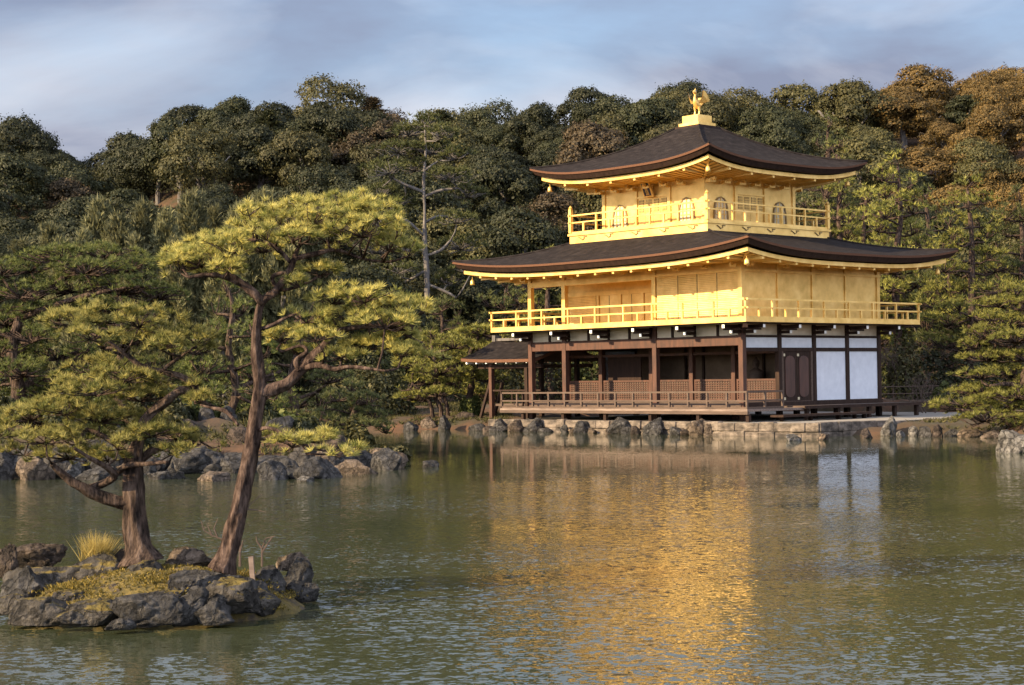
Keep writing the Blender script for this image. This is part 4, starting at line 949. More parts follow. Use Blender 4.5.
# the two islet pines
T_trunk = [(222, 570, 30), (230, 545, 25), (240, 505, 23), (249, 460, 22), (256, 415, 20), (259, 385, 19), (256, 345, 14), (257, 318, 12), (262, 302, 12), (276, 290, 11), (288, 272, 9), (294, 257, 7), (298, 246, 4)]
T_trunk = [(x, y, w * .70) for x, y, w in T_trunk]
T_limbs = [([(262, 303, 10), (254, 294, 9), (240, 283, 8), (226, 276, 8), (208, 275, 5), (188, 277, 3)], -.2),
           ([(260, 392, 13), (284, 385, 12), (299, 371, 11), (312, 358, 11), (322, 348, 9), (332, 334, 6), (352, 328, 5), (384, 326, 3)], .15),
           ([(294, 258, 6), (314, 254, 5), (335, 250, 4), (360, 258, 3), (384, 262, 2)], .3),
           ([(306, 368, 6), (318, 365, 6), (334, 369, 5), (352, 367, 4), (386, 371, 2)], -.3),
           ([(289, 271, 4), (272, 277, 4), (280, 290, 3), (304, 284, 3), (318, 276, 2)], .2),
           ([(290, 262, 5), (276, 248, 4), (258, 240, 3), (240, 240, 2)], .25),
           ([(257, 330, 4), (272, 325, 4), (285, 318, 3), (300, 312, 2)], .1),
           ([(299, 371, 5), (296, 361, 5), (306, 352, 4), (300, 346, 3), (280, 352, 2)], .1),
           ([(254, 432, 4), (268, 428, 4), (288, 436, 3), (302, 444, 2)], -.2),
           ([(238, 425, 3), (226, 412, 4), (212, 408, 3), (200, 405, 2)], .2)]
T_pads = [(178, 268, 22, 9, .1), (228, 268, 22, 8, -.3), (408, 252, 15, 9, 0), (418, 312, 20, 10, -.2), (376, 312, 26, 9, .4), (322, 226, 30, 12, .3), (266, 236, 24, 10, -.3), (300, 208, 22, 9, .1), (206, 246, 20, 10, .3), (320, 330, 26, 9, .2), (366, 226, 24, 10, .3), (248, 212, 16, 8, 0), (400, 338, 22, 8, .3),
          (200, 262, 36, 13, 0), (226, 252, 32, 16, -.25), (252, 226, 26, 13, .2), (280, 220, 34, 15, 0), (312, 218, 36, 15, -.2), (345, 212, 36, 15, .15), (376, 214, 30, 12, 0),
          (362, 232, 38, 14, -.25), (388, 246, 24, 12, .2), (328, 238, 36, 11, .35), (292, 238, 30, 11, -.35), (262, 248, 30, 12, .4), (182, 256, 20, 11, .2), (212, 274, 26, 9, .3), (396, 232, 14, 10, -.1),
          (320, 272, 24, 9, .2), (298, 284, 16, 6, -.1), (240, 238, 22, 10, -.1),
          (332, 300, 32, 11, .1), (364, 298, 34, 12, -.2), (392, 306, 28, 12, .15), (306, 318, 30, 12, -.1), (350, 318, 40, 11, .3), (384, 324, 38, 11, -.25), (412, 326, 22, 9, .1), (282, 338, 22, 9, .25), (316, 338, 28, 8, -.3),
          (368, 346, 34, 8, .3), (402, 354, 24, 7, 0), (432, 358, 14, 6, .1), (340, 356, 24, 6, -.1), (300, 352, 20, 6, .35),
          (292, 444, 24, 9, -.1), (318, 440, 20, 8, .1), (346, 448, 22, 7, 0), (272, 436, 14, 7, .2), (330, 452, 22, 6, -.2)]
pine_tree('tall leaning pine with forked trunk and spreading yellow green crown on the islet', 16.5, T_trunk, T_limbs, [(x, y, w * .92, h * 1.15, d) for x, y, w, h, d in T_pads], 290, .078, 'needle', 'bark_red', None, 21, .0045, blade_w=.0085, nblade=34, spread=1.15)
L_trunk = [(141, 562, 34), (137, 540, 25), (134, 505, 23), (133, 475, 20), (134, 455, 16), (140, 436, 12), (146, 418, 11), (163, 404, 10), (182, 390, 9), (194, 398, 7), (196, 388, 6), (182, 377, 7), (160, 371, 6), (141, 366, 6), (120, 350, 4), (100, 337, 3)]
L_trunk = [(x, y, w * .92) for x, y, w in L_trunk]
L_limbs = [([(130, 504, 14), (112, 500, 13), (98, 495, 12), (86, 489, 11), (70, 480, 9), (58, 470, 7), (52, 464, 5)], -.3),
           ([(86, 489, 8), (104, 483, 8), (114, 476, 8), (108, 468, 6), (90, 458, 4), (74, 448, 3)], -.5),
           ([(136, 466, 8), (150, 452, 8), (166, 446, 6), (180, 440, 4), (200, 436, 2)], .3),
           ([(114, 476, 6), (126, 466, 6), (142, 464, 5), (168, 462, 3)], -.4),
           ([(182, 390, 4), (206, 404, 4), (232, 414, 3)], .1), ([(141, 366, 4), (120, 372, 3), (96, 370, 2)], .3), ([(132, 460, 7), (110, 440, 6), (80, 428, 4), (44, 424, 3)], .3),
           ([(161, 371, 4), (178, 358, 3), (196, 346, 2)], -.2), ([(100, 337, 3), (84, 332, 3), (66, 326, 2)], .1)]
L_pads = [(74, 322, 30, 11, 0), (104, 318, 34, 14, .2), (138, 322, 34, 15, -.2), (170, 332, 32, 14, .1), (196, 340, 22, 11, -.1), (128, 340, 40, 12, .35), (92, 336, 30, 10, -.3), (160, 346, 34, 10, -.35), (58, 318, 16, 7, .1), (204, 350, 14, 7, .1),
          (92, 368, 28, 10, .2), (122, 378, 34, 10, -.1), (158, 382, 34, 10, .3), (66, 384, 30, 10, 0), (96, 392, 36, 10, -.3), (194, 388, 22, 8, .1), (140, 398, 40, 9, .2), (200, 400, 18, 7, -.2),
          (30, 416, 36, 13, .2), (66, 410, 40, 13, -.2), (100, 418, 38, 13, .1), (134, 424, 32, 11, .35), (12, 432, 30, 13, 0), (46, 438, 40, 13, -.35), (84, 440, 38, 13, .3), (118, 446, 30, 10, -.3), (150, 434, 30, 9, -.1), (178, 436, 26, 8, .2), (200, 442, 20, 7, 0),
          (-14, 420, 26, 13, .1), (70, 456, 34, 8, .1), (108, 458, 28, 8, 0), (24, 452, 28, 9, .2), (172, 452, 22, 6, -.2), (212, 446, 14, 5, .1), (-20, 440, 24, 12, .3)]
pine_tree('shorter thick trunked pine with twisting low limbs on the islet', 17.0, L_trunk, L_limbs, [(x, y, w * .95, h * 1.1, d) for x, y, w, h, d in L_pads], 290, .078, 'needle', 'bark', None, 22, .0045, hole=-.08, blade_w=.0085, nblade=34, spread=1.15)

# ------------------------------------------------------------------ forest on the hill: crown prototypes (meshes shared by the copies)
def broad_crown(seed, R_, H_, lobes, leaf, count):
    rg = np.random.RandomState(seed); C_, r_ = [], []
    for i in range(lobes):
        a = rg.rand() * 6.28; u = math.sqrt(rg.rand()); zz = rg.rand()
        w_ = math.sqrt(max(.05, 1 - (zz * .95) ** 2)); C_.append((R_ * .72 * u * w_ * math.cos(a), R_ * .72 * u * w_ * math.sin(a), H_ * (.18 + .62 * zz))); r_.append(R_ * (.15 + .20 * rg.rand()))
    C_ = np.array(C_); r_ = np.array(r_); li = rg.choice(lobes, count, p=r_ ** 2 / (r_ ** 2).sum()); d = unit(rg.randn(count, 3))
    d[:, 2] = np.where(rg.rand(count) < .7, abs(d[:, 2]), d[:, 2]); wob = np.array([noise.noise(Vector((a_[0] * 2.2 + i_ * 3.1, a_[1] * 2.2, a_[2] * 2.2 + seed))) for a_, i_ in zip(d, li)])[:, None]
    rad = r_[li][:, None] * (1 + .38 * wob - .25 * rg.rand(count, 1) ** 2 + .34 * rg.rand(count, 1) ** 7)
    P = C_[li] + d * rad * np.array([1, 1, .82])
    dist = (np.linalg.norm((P[:, None, :] - C_[None]) / np.array([1, 1, .82]), axis=2) / r_[None]); inside = (dist < .72).any(1)
    P, d = P[~inside], d[~inside]
    return leaf_quads(P, d, leaf, rg, .38)
def limbs_np(seed, H_, R_, n):
    rg = np.random.RandomState(seed); o = []
    for i in range(n):
        a = rg.rand() * 6.28; z0 = H_ * (.05 + .3 * rg.rand()); rr = R_ * (.4 + .4 * rg.rand())
        o.append(([(0, 0, z0 - H_ * .1), (rr * .4 * math.cos(a), rr * .4 * math.sin(a), z0 + H_ * .16), (rr * math.cos(a + .3), rr * math.sin(a + .3), z0 + H_ * .42)], [.13, .09, .04]))
    return o
def trunk_mesh(h, r0, r1, seed, limbs=()):
    rg = random.Random(seed); pts = [(rg.uniform(-.1, .1) * i, rg.uniform(-.1, .1) * i, h * i / 5 - .6 * (i == 0)) for i in range(6)]
    m_ = MB().tube(pts, [r0 + (r1 - r0) * i / 5 for i in range(6)], 8)
    me = bpy.data.meshes.new('trunk'); me.from_pydata(m_.v, [], m_.f); return me
def conifer_crown(seed, R_, H_, count, leaf, up=0.55):
    """ragged cone of branch sprays whose tips turn up"""
    rg = np.random.RandomState(seed); nb = 90; P, D = [], []
    for i in range(nb):
        t_ = (i + .5) / nb; a = i * 2.4 + rg.rand(); L_ = R_ * (1 - t_) ** .75 * (.75 + .45 * rg.rand()) + .12
        m_ = max(4, int(count / nb * (.4 + 1.2 * (1 - t_)))); u = rg.rand(m_) ** .6
        x = L_ * u * math.cos(a) + .12 * rg.randn(m_); y = L_ * u * math.sin(a) + .12 * rg.randn(m_)
        P.append(np.stack([x, y, H_ * t_ + up * L_ * u * u + .10 * rg.randn(m_)], -1)); D.append(np.stack([np.full(m_, math.cos(a) * .6), np.full(m_, math.sin(a) * .6), np.full(m_, .8)], -1))
    return blades(np.concatenate(P), np.concatenate(D), 5, leaf, leaf * .30, .9, rg)
PROTO = {}
def crown_me(key, vt, mat, wood=None):
    V, T = vt; me = fast_mesh('crown', V, T); me.materials.append(M[mat]); PROTO[key] = me
for i in range(5):
    sd_ = 100 + i; vt = broad_crown(sd_, 3.2 + .25 * i, 4.4 + .3 * (i % 3), 30 + 4 * i, .16, 30000)
    crown_me(('broad', i), vt, 'leaf_dark')
for i in range(3): crown_me(('conifer', i), conifer_crown(200 + i, 2.0, 6.2, 2600, .34), 'leaf_conifer'); crown_me(('cedar', i), conifer_crown(210 + i, 2.6, 9.0, 3600, .36, .15), 'leaf_dark'); 
TRUNKS = {h: trunk_mesh(h, .26, .14, 300 + h) for h in (4, 6)}
for me in TRUNKS.values(): me.materials.append(M['bark_grey'])
CROWNLIMBS = {}
for i in range(4):
    v_, t_ = tubes_np(limbs_np(320 + i, 4.6, 3.2, 7), 6); CROWNLIMBS[i] = fast_mesh('limb', v_, t_); CROWNLIMBS[i].materials.append(M['bark_grey'])
KMAT = dict(dark='leaf_dark', olive='leaf_olive', bronze='leaf_bronze', brown='leaf_brown', cedar='leaf_dark', redcedar='leaf_brown', conifer='leaf_conifer')
KNAME = dict(dark='dark green round evergreen', olive='olive green round evergreen', bronze='orange bronze round tree', brown='brownish round tree', cedar='dark pointed cedar', conifer='grey green young conifer', redcedar='rusty brown cedar')
def where_words(px, py):
    if px < 100: a = 'above the short islet pine'
    elif px < 200: a = 'between the two islet pines'
    elif px < 330: a = 'behind the leaning islet pine'
    elif px < 450: a = 'west of the pavilion'
    elif px < 560: a = 'over the west eaves of the pavilion'
    elif px < 680: a = 'behind the west half of the pavilion'
    elif px < 780: a = 'behind the phoenix finial'
    elif px < 870: a = 'over the east eaves of the pavilion'
    elif px < 950: a = 'just east of the pavilion roofs'
    else: a = 'at the far east end of the hill'
    return a
rt = random.Random(44); FOREST = []
def forest_tree(X, Y, key, sc, hgt, zsc=1.0, band='slope', rot=None, sunk=0.0):
    z = float(ground_z(X, Y)) - .1 - sunk; px, py = w2p((X, Y, z + 6))
    root = empty('broadleaf_tree' if key in ('dark', 'olive', 'bronze', 'brown') else 'conifer_tree', (X, Y, z), rt.uniform(0, 6.28) if rot is None else rot)
    root.scale = (sc, sc, sc * zsc); th = 4 if hgt < 5 else 6
    n_ = {'dark': 5, 'olive': 5, 'bronze': 5, 'brown': 5}.get(key, 3); i = rt.randrange(n_)
    tr = bpy.data.objects.new('trunk', TRUNKS[th]); COL.objects.link(tr); tr.parent = root
    cr3 = bpy.data.objects.new('crown', PROTO[({'cedar': 'cedar', 'redcedar': 'cedar', 'conifer': 'conifer'}.get(key, 'broad'), i)]); COL.objects.link(cr3); cr3.parent = root
    cr3.material_slots[0].link = 'OBJECT'; cr3.material_slots[0].material = M[KMAT[key]]
    cr3.location = (0, 0, th * .25 if key in ('dark', 'olive', 'bronze', 'brown') else (1.0 if key == 'conifer' else 1.6))
    if key in ('olive', 'bronze') and rt.random() < .6:
        lb = bpy.data.objects.new('limb', CROWNLIMBS[rt.randrange(4)]); COL.objects.link(lb); lb.parent = root; lb.location = (0, 0, th * .12)
    lab = f"{KNAME[key]} {band} {where_words(px, py)}"
    FOREST.append((root, lab)); return root
# the wooded slope, in staggered rows so that each crown shows above the one before it
Yr = 100.0
while Yr < 176:
    half = 0.34 * Yr + 14; X = -half + rt.uniform(0, 3)
    while X < half:
        x, y = X + rt.uniform(-1.2, 1.2), Yr + rt.uniform(-1.6, 1.6); px = CX + x / y * F
        u = rt.random() + .25 * noise.noise(Vector((x * .06, y * .06, 0)))
        if px < 330: key = 'dark' if u < .72 else ('olive' if u < .93 else ('brown' if u < .97 else 'cedar'))
        elif px < 560: key = 'dark' if u < .35 else ('olive' if u < .78 else ('brown' if u < .86 else 'cedar'))
        elif px < 830: key = 'dark' if u < .45 else ('olive' if u < .90 else ('brown' if u < .95 else 'cedar'))
        else: key = 'bronze' if (u < .78 and px > 895 and y > 118) else ('olive' if u < .8 else 'dark')
        if key == 'cedar' and y > 108: key = 'dark'
        band = 'on the skyline' if y > 156 else ('on the upper slope' if y > 132 else 'on the lower slope')
        forest_tree(x, y, key, rt.choice((rt.uniform(.65, .95), rt.uniform(.8, 1.15), rt.uniform(.95, 1.25))), 4, rt.uniform(.72, 1.15), band)
        X += rt.uniform(3.7, 5.0)
    Yr += 5.6
# particular trees: young conifers at the left foot of the hill, two cedars on the skyline, red cedar
for (px, py, Y, s_) in ((20, 250, 92, 1.3), (-15, 240, 90, 1.3), (50, 235, 94, .9), (62, 248, 89, .9), (98, 212, 90, 1.15), (118, 225, 88, .95), (142, 214, 92, 1.0), (166, 222, 89, .9), (190, 205, 91, 1.1), (212, 218, 93, .95), (238, 216, 90, .95), (262, 205, 92, 1.1), (285, 215, 90, .9), (310, 222, 93, 1.0), (84, 240, 86, .8), (135, 245, 86, .8), (175, 248, 86, .8), (222, 250, 86, .8)):
    p = p2w(px, py, Y); g_ = float(ground_z(p.x, Y)); r_ = forest_tree(p.x, Y, 'conifer', s_, 4, max(.6, (p.z - g_) / (6.9 * s_)), 'in the row at the hill foot')
for (px, py, Y, key) in ((372, 98, 150, 'redcedar'), (345, 150, 140, 'redcedar'), (320, 130, 146, 'cedar'), (268, 158, 140, 'cedar'), (440, 112, 150, 'cedar')):
    p = p2w(px, py, Y); g_ = float(ground_z(p.x, Y)); forest_tree(p.x, Y, key, 1.1, 6, max(.5, (p.z - g_) / (10.4 * 1.1)), 'on the skyline' if py < 120 else 'on the upper slope')
for (px, py, Y, key, s_) in ((160, 196, 112, 'olive', .95), (184, 200, 108, 'dark', .9), (215, 198, 110, 'dark', .9), (985, 160, 128, 'olive', .9), (905, 148, 126, 'dark', .85)):
    p = p2w(px, py, Y); forest_tree(p.x, Y, key, s_, 4, 1.0, 'on the lower slope')
from collections import Counter
cnt_ = Counter(l for _, l in FOREST)
for r_, l in FOREST: tag(r_, l, 'tree', 'trees of the wooded hill')

# ------------------------------------------------------------------ pines around the pond
def pads_auto(cx, top, bottom, hw, n, seed, hh=9, taper=.55, gap=1.0):
    """layered pads of a cloud shaped pine between two heights"""
    rg_ = random.Random(seed); o = []
    for i in range(n):
        t_ = i / max(1, n - 1); y = top + (bottom - top) * t_; w_ = hw * (taper + (1 - taper) * min(1, t_ * 1.6))
        for s_ in ((-1, 1) if i else (0,)):
            o.append((cx + s_ * w_ * rg_.uniform(.35, .75) * gap, y + rg_.uniform(-4, 4), w_ * rg_.uniform(.42, .62), hh * rg_.uniform(.8, 1.2), rg_.uniform(-.5, .5) * w_ / 18))
        if rg_.random() < .6: o.append((cx + rg_.uniform(-.3, .3) * w_, y + 3, w_ * .45, hh * .8, rg_.choice((-1, 1)) * w_ / 16))
    return o
K2 = dict(tuft=.17, nblade=20, blade_w=.022, twig_r=.018, spread=1.15)
# left bank
pine_tree('broad layered dark green pine over the left bank rocks', 50, [(14, 452, 20), (12, 420, 16), (18, 390, 14), (12, 350, 12), (24, 310, 9), (60, 280, 6), (90, 262, 4)], [([(18, 390, 8), (50, 372, 6), (80, 360, 4)], 1), ([(20, 318, 7), (70, 300, 6), (110, 290, 4), (150, 286, 3)], -1), ([(16, 340, 6), (-10, 330, 4)], 0)],
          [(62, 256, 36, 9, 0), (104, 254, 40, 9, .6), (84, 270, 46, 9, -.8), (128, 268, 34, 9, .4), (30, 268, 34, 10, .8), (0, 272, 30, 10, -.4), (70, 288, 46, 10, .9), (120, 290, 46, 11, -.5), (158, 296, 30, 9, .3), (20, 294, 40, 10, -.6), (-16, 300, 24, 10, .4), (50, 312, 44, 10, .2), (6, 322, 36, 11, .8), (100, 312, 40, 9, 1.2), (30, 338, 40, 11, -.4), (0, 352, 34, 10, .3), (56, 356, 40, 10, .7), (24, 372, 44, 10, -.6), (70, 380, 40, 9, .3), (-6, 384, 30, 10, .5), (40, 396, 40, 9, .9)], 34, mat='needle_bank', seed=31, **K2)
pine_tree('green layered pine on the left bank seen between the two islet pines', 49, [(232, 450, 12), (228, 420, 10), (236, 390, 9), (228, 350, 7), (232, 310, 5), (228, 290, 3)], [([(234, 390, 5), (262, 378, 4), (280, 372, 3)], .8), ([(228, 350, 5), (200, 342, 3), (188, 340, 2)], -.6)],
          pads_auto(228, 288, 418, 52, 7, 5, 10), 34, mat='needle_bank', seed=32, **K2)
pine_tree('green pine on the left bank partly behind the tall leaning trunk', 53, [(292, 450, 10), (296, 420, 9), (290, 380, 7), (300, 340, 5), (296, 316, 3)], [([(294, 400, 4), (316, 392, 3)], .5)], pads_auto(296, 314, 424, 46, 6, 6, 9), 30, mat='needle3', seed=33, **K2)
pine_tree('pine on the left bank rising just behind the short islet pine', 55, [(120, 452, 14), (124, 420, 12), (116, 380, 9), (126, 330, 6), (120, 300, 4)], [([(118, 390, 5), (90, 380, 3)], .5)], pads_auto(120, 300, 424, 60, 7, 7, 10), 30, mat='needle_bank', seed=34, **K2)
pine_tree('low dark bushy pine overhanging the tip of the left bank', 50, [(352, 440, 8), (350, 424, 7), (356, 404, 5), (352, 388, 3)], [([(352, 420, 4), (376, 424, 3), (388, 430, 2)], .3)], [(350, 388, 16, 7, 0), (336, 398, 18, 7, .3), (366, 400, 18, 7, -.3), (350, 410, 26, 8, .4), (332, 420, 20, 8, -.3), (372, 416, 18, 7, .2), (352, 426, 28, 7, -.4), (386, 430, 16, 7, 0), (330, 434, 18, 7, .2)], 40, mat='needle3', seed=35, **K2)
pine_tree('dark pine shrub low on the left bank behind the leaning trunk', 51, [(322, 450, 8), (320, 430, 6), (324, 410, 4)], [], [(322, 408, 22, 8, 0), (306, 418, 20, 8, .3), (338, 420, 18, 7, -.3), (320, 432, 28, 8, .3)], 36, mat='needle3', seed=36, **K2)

# shore beside the pavilion's west side
K3 = dict(tuft=.26, nblade=11, blade_w=.048, twig_r=.02, spread=1.15)
pine_tree('pale green layered pine with three bare stems on the shore rocks west of the pavilion', 78, [(441, 421, 5), (440, 408, 5), (434, 394, 4), (436, 372, 4), (432, 350, 3), (430, 330, 2)], [([(433, 420, 5), (430, 404, 4), (424, 394, 3), (412, 384, 2)], -.5), ([(448, 421, 5), (446, 404, 4), (442, 390, 3), (444, 380, 3), (456, 372, 2)], .5)],
          [(436, 338, 20, 6, 0), (420, 346, 20, 6, 1), (452, 346, 22, 6, -1), (440, 356, 26, 6, 1), (414, 366, 22, 6, 0), (440, 372, 28, 6, -1), (462, 364, 20, 6, .5), (428, 382, 26, 6, .6), (406, 388, 20, 6, -.6), (452, 384, 24, 6, .8), (416, 398, 24, 6, .2), (438, 394, 18, 5, -1)], 24, mat='needle2', seed=37, **K3)
pine_tree('layered pine with a grey trunk leaning out beside the annexe roof', 80, [(470, 420, 9), (469, 400, 7), (471, 380, 7), (468, 360, 6), (474, 344, 4), (480, 334, 3)], [([(470, 372, 4), (484, 366, 3), (494, 362, 2)], 1)], [(482, 332, 28, 5, 0), (464, 338, 20, 5, .6), (500, 336, 20, 5, -.5), (474, 348, 26, 5, .8), (492, 350, 22, 5, -1), (456, 356, 18, 5, .3), (480, 364, 26, 6, 1.2), (464, 376, 22, 6, -.4), (490, 380, 22, 6, .9), (478, 394, 26, 6, 1.2), (498, 398, 22, 6, 1.6)], 24, mat='needle2', seed=38, **K3)
pine_tree('bluish green bushy pine above the layered shore pines', 88, [(440, 410, 6), (440, 370, 5), (442, 330, 4), (440, 306, 2)], [], pads_auto(442, 302, 380, 30, 7, 8, 8), 26, mat='needle3', seed=39, **K3)
# tall grey trunked pine with bare limbs in front of the hill
tg = [(428, 330, 6.5), (427, 300, 6), (426, 270, 5.5), (424, 240, 5), (424, 210, 2.6), (423, 180, 3.4), (425, 150, 2.6), (424, 122, 2)]
pine_tree('tall sparse pine with grey trunk and bare grey limbs west of the pavilion', 104, tg, [([(426, 270, 2.6), (400, 284, 3), (384, 286, 2)], 1), ([(426, 284, 2.6), (446, 292, 3), (456, 298, 2)], 0), ([(424, 236, 2.6), (408, 222, 3), (396, 216, 2)], -1), ([(424, 222, 2.6), (438, 216, 3), (452, 218, 2)], 1), ([(424, 196, 2.6), (440, 190, 3), (458, 188, 2)], 0), ([(424, 192, 3), (404, 184, 3), (392, 178, 2)], 0), ([(424, 250, 2.6), (404, 250, 3), (392, 244, 2)], 1), ([(424, 170, 3), (438, 160, 2)], 0), ([(425, 256, 2.6), (440, 250, 3), (450, 240, 2)], 0)],
          [(424, 122, 20, 7, 0), (408, 132, 20, 7, 1), (440, 134, 22, 7, -1), (398, 150, 22, 7, 0), (432, 150, 26, 7, 1), (456, 156, 20, 7, 0), (388, 170, 22, 8, -1), (414, 168, 24, 7, 1), (448, 176, 24, 7, -1), (380, 192, 20, 8, .6), (466, 194, 20, 8, .8), (396, 204, 22, 7, 1), (380, 222, 20, 8, 0), (456, 220, 22, 7, 0), (378, 250, 22, 9, 0), (460, 246, 22, 9, 1), (392, 236, 20, 7, -1), (470, 270, 20, 9, 0), (370, 276, 22, 9, 1), (398, 270, 20, 7, -1), (448, 280, 20, 7, 1)], 20, mat='needle3', barkmat='bark_grey', seed=40, tuft=.34, nblade=10, blade_w=.06, twig_r=.018, spread=1.2)
# pines behind the pavilion's east side
K4 = dict(tuft=.30, nblade=10, blade_w=.055, twig_r=.022, spread=1.15)
EASTP = [('slim red trunked pine right behind the upper balcony', 88, 837, 150, 330, 26, 9, 'needle2', 'bark_red'), ('tall red trunked pine behind the east tip of the upper eaves', 90, 898, 160, 350, 40, 11, 'needle2', 'bark_red'),
         ('full bright pine with a dark trunk beside the east eaves', 84, 968, 186, 350, 44, 10, 'needle2', 'bark'), ('flat topped pine high on the slope above the upper roof tip', 112, 828, 126, 230, 30, 6, 'needle3', 'bark'),
         ('dark pine low behind the east balcony', 92, 905, 262, 390, 44, 7, 'needle3', 'bark'), ('dark pine rising between the east balcony and the terraced pine', 86, 948, 268, 390, 36, 7, 'needle3', 'bark'),
         ('wide pine behind the bright pine at the east edge of the wood', 95, 1020, 196, 350, 44, 9, 'needle3', 'bark'), ('pine spreading just over the lower roof tip', 94, 866, 196, 340, 40, 9, 'needle2', 'bark_red'), ('dull green pine high behind the red trunked pine', 104, 925, 190, 330, 36, 8, 'needle3', 'bark'),
         ('dark pine glimpsed through the second storey veranda', 92, 548, 262, 390, 46, 7, 'needle2', 'bark'), ('dark pine behind the annexe and the west eaves', 98, 505, 286, 400, 40, 7, 'needle3', 'bark')]
for i, (lb, Y, cx, top, bot, hw, n_, mt, bk) in enumerate(EASTP):
    p = p2w(cx, bot, Y); g_ = w2p((p.x, Y, float(ground_z(p.x, Y))))[1]; sg = random.Random(i)
    tr = [(cx + 2, max(g_, bot + 4), 9), (cx + sg.uniform(-4, 4), bot * .6 + top * .4, 7), (cx + sg.uniform(-4, 4), bot * .3 + top * .7, 5), (cx, top + 4, 2.5)]
    pine_tree(lb, Y, tr, [], pads_auto(cx, top, bot - 10, hw, n_, 60 + i, 9, .5), 13 if Y > 100 else 17, mat=mt, barkmat=bk, seed=50 + i, **K4)
# terraced pine on the right shore
pine_tree('low wide terraced pine with flat pads on the right shore', 58, [(1026, 436, 12), (1030, 410, 11), (1024, 380, 9), (1034, 350, 8), (1028, 320, 6), (1030, 292, 3)], [([(1026, 390, 6), (1008, 384, 5), (988, 386, 3)], -.5), ([(1030, 414, 6), (1000, 414, 4), (960, 410, 3)], -.6), ([(1028, 350, 5), (1000, 345, 3), (980, 340, 2)], .3)],
          [(1016, 292, 18, 7, 0), (1000, 304, 26, 7, .4), (1036, 304, 24, 7, -.4), (990, 318, 20, 6, -.3), (1012, 322, 30, 8, .5), (986, 334, 24, 8, 0), (1016, 340, 34, 8, -.6), (976, 346, 20, 6, .3), (990, 358, 34, 6, .6), (1026, 358, 32, 7, 0), (980, 376, 30, 6, -.2), (1012, 374, 34, 7, .6), (1040, 384, 26, 8, 0), (984, 392, 34, 7, .4), (1018, 396, 36, 7, -.5), (962, 404, 32, 6, -.2), (1000, 408, 38, 8, .5), (1036, 410, 30, 8, 0), (984, 418, 30, 8, -.6), (1014, 424, 30, 8, -.3), (950, 408, 20, 5, .2)], 34, mat='needle2', seed=70, **K2)

# ------------------------------------------------------------------ bushes, bare shrubs, fence
def bush(px, py, Y, w_, h_, mat, label, seed, group=None, name='bush'):
    p = p2w(px, py, Y); z = float(ground_z(p.x, Y)); s_ = Y / F; rg_ = np.random.RandomState(seed)
    d = unit(rg_.randn(1500, 3)); d[:, 2] = abs(d[:, 2]); lump = 1 + .25 * np.sin(5 * d[:, :1] + seed) * np.cos(4 * d[:, 1:2])
    P = d * np.array([w_ * s_ / 2, w_ * s_ / 2, h_ * s_]) * (1 - .35 * rg_.rand(1500, 1) ** 2) * lump
    V, T = leaf_quads(P, d, .17, rg_, .7); root = empty(name, (p.x, Y, z)); link('foliage', fast_mesh('foliage', V, T), M[mat], root)
    MB().tube([(0, 0, -.1), (.03, 0, h_ * s_ * .5)], [.05, .03], 6).build('stem', M['bark'], root); return tag(root, label, 'bush', group)
rb = random.Random(9)
for i in range(80):
    px = rb.uniform(-60, 1090); Y = rb.uniform(80, 97); key = rb.choice(['leaf_dark', 'leaf_olive', 'leaf_shrub', 'leaf_dark'])
    if 470 < px < 900 and Y < 90: Y += 10
    if i >= 46: px = rb.uniform(-40, 460); Y = rb.uniform(97, 116)
    bush(px, 400, Y, rb.uniform(40, 80), rb.uniform(30, 70), key, 'low evergreen undergrowth bush at the foot of the wooded hill', 400 + i, 'undergrowth bushes')
for (px, Y, w_, h_, k_, lb) in ((470, 79, 22, 20, 'leaf_shrub', 'bright green low shrub on the shore west of the pavilion'), (826, 80, 10, 10, 'leaf_shrub', 'small bright shrub seen behind the side deck'), (905, 82, 40, 60, 'leaf_olive', 'dull olive shrub behind the bamboo fence'),
                             (900, 90, 34, 76, 'leaf_shrub', 'yellow green shrub behind the bare shrubs beside the pavilion'), (944, 76, 26, 16, 'leaf_shrub', 'low clipped shrub by the terraced pine'), (300, 58, 40, 26, 'leaf_dark', 'dark low shrub at the back of the left bank'), (180, 60, 60, 30, 'leaf_dark', 'wide dark shrub at the back of the left bank'), (60, 60, 70, 30, 'leaf_olive', 'olive shrub at the back of the left bank'), (380, 66, 30, 20, 'leaf_olive', 'shrub on the far side of the bank tip')):
    bush(px, 400, Y, w_, h_, k_, lb, int(px))
for i in range(28):
    px = 20 + i * 13.6 + rb.uniform(-8, 8); xx = p2w(px, 450, 47).x
    bush(CX + xx / 46.5 * F, 400, 45.2 + rb.uniform(0, 5) if xx > -9 else 43.5 + rb.uniform(0, 5), rb.uniform(22, 46), rb.uniform(12, 28), rb.choice(['leaf_olive', 'leaf_shrub', 'leaf_dark']), 'low leafy ground bush on the litter of the left bank', 480 + i, 'ground bushes of the left bank')
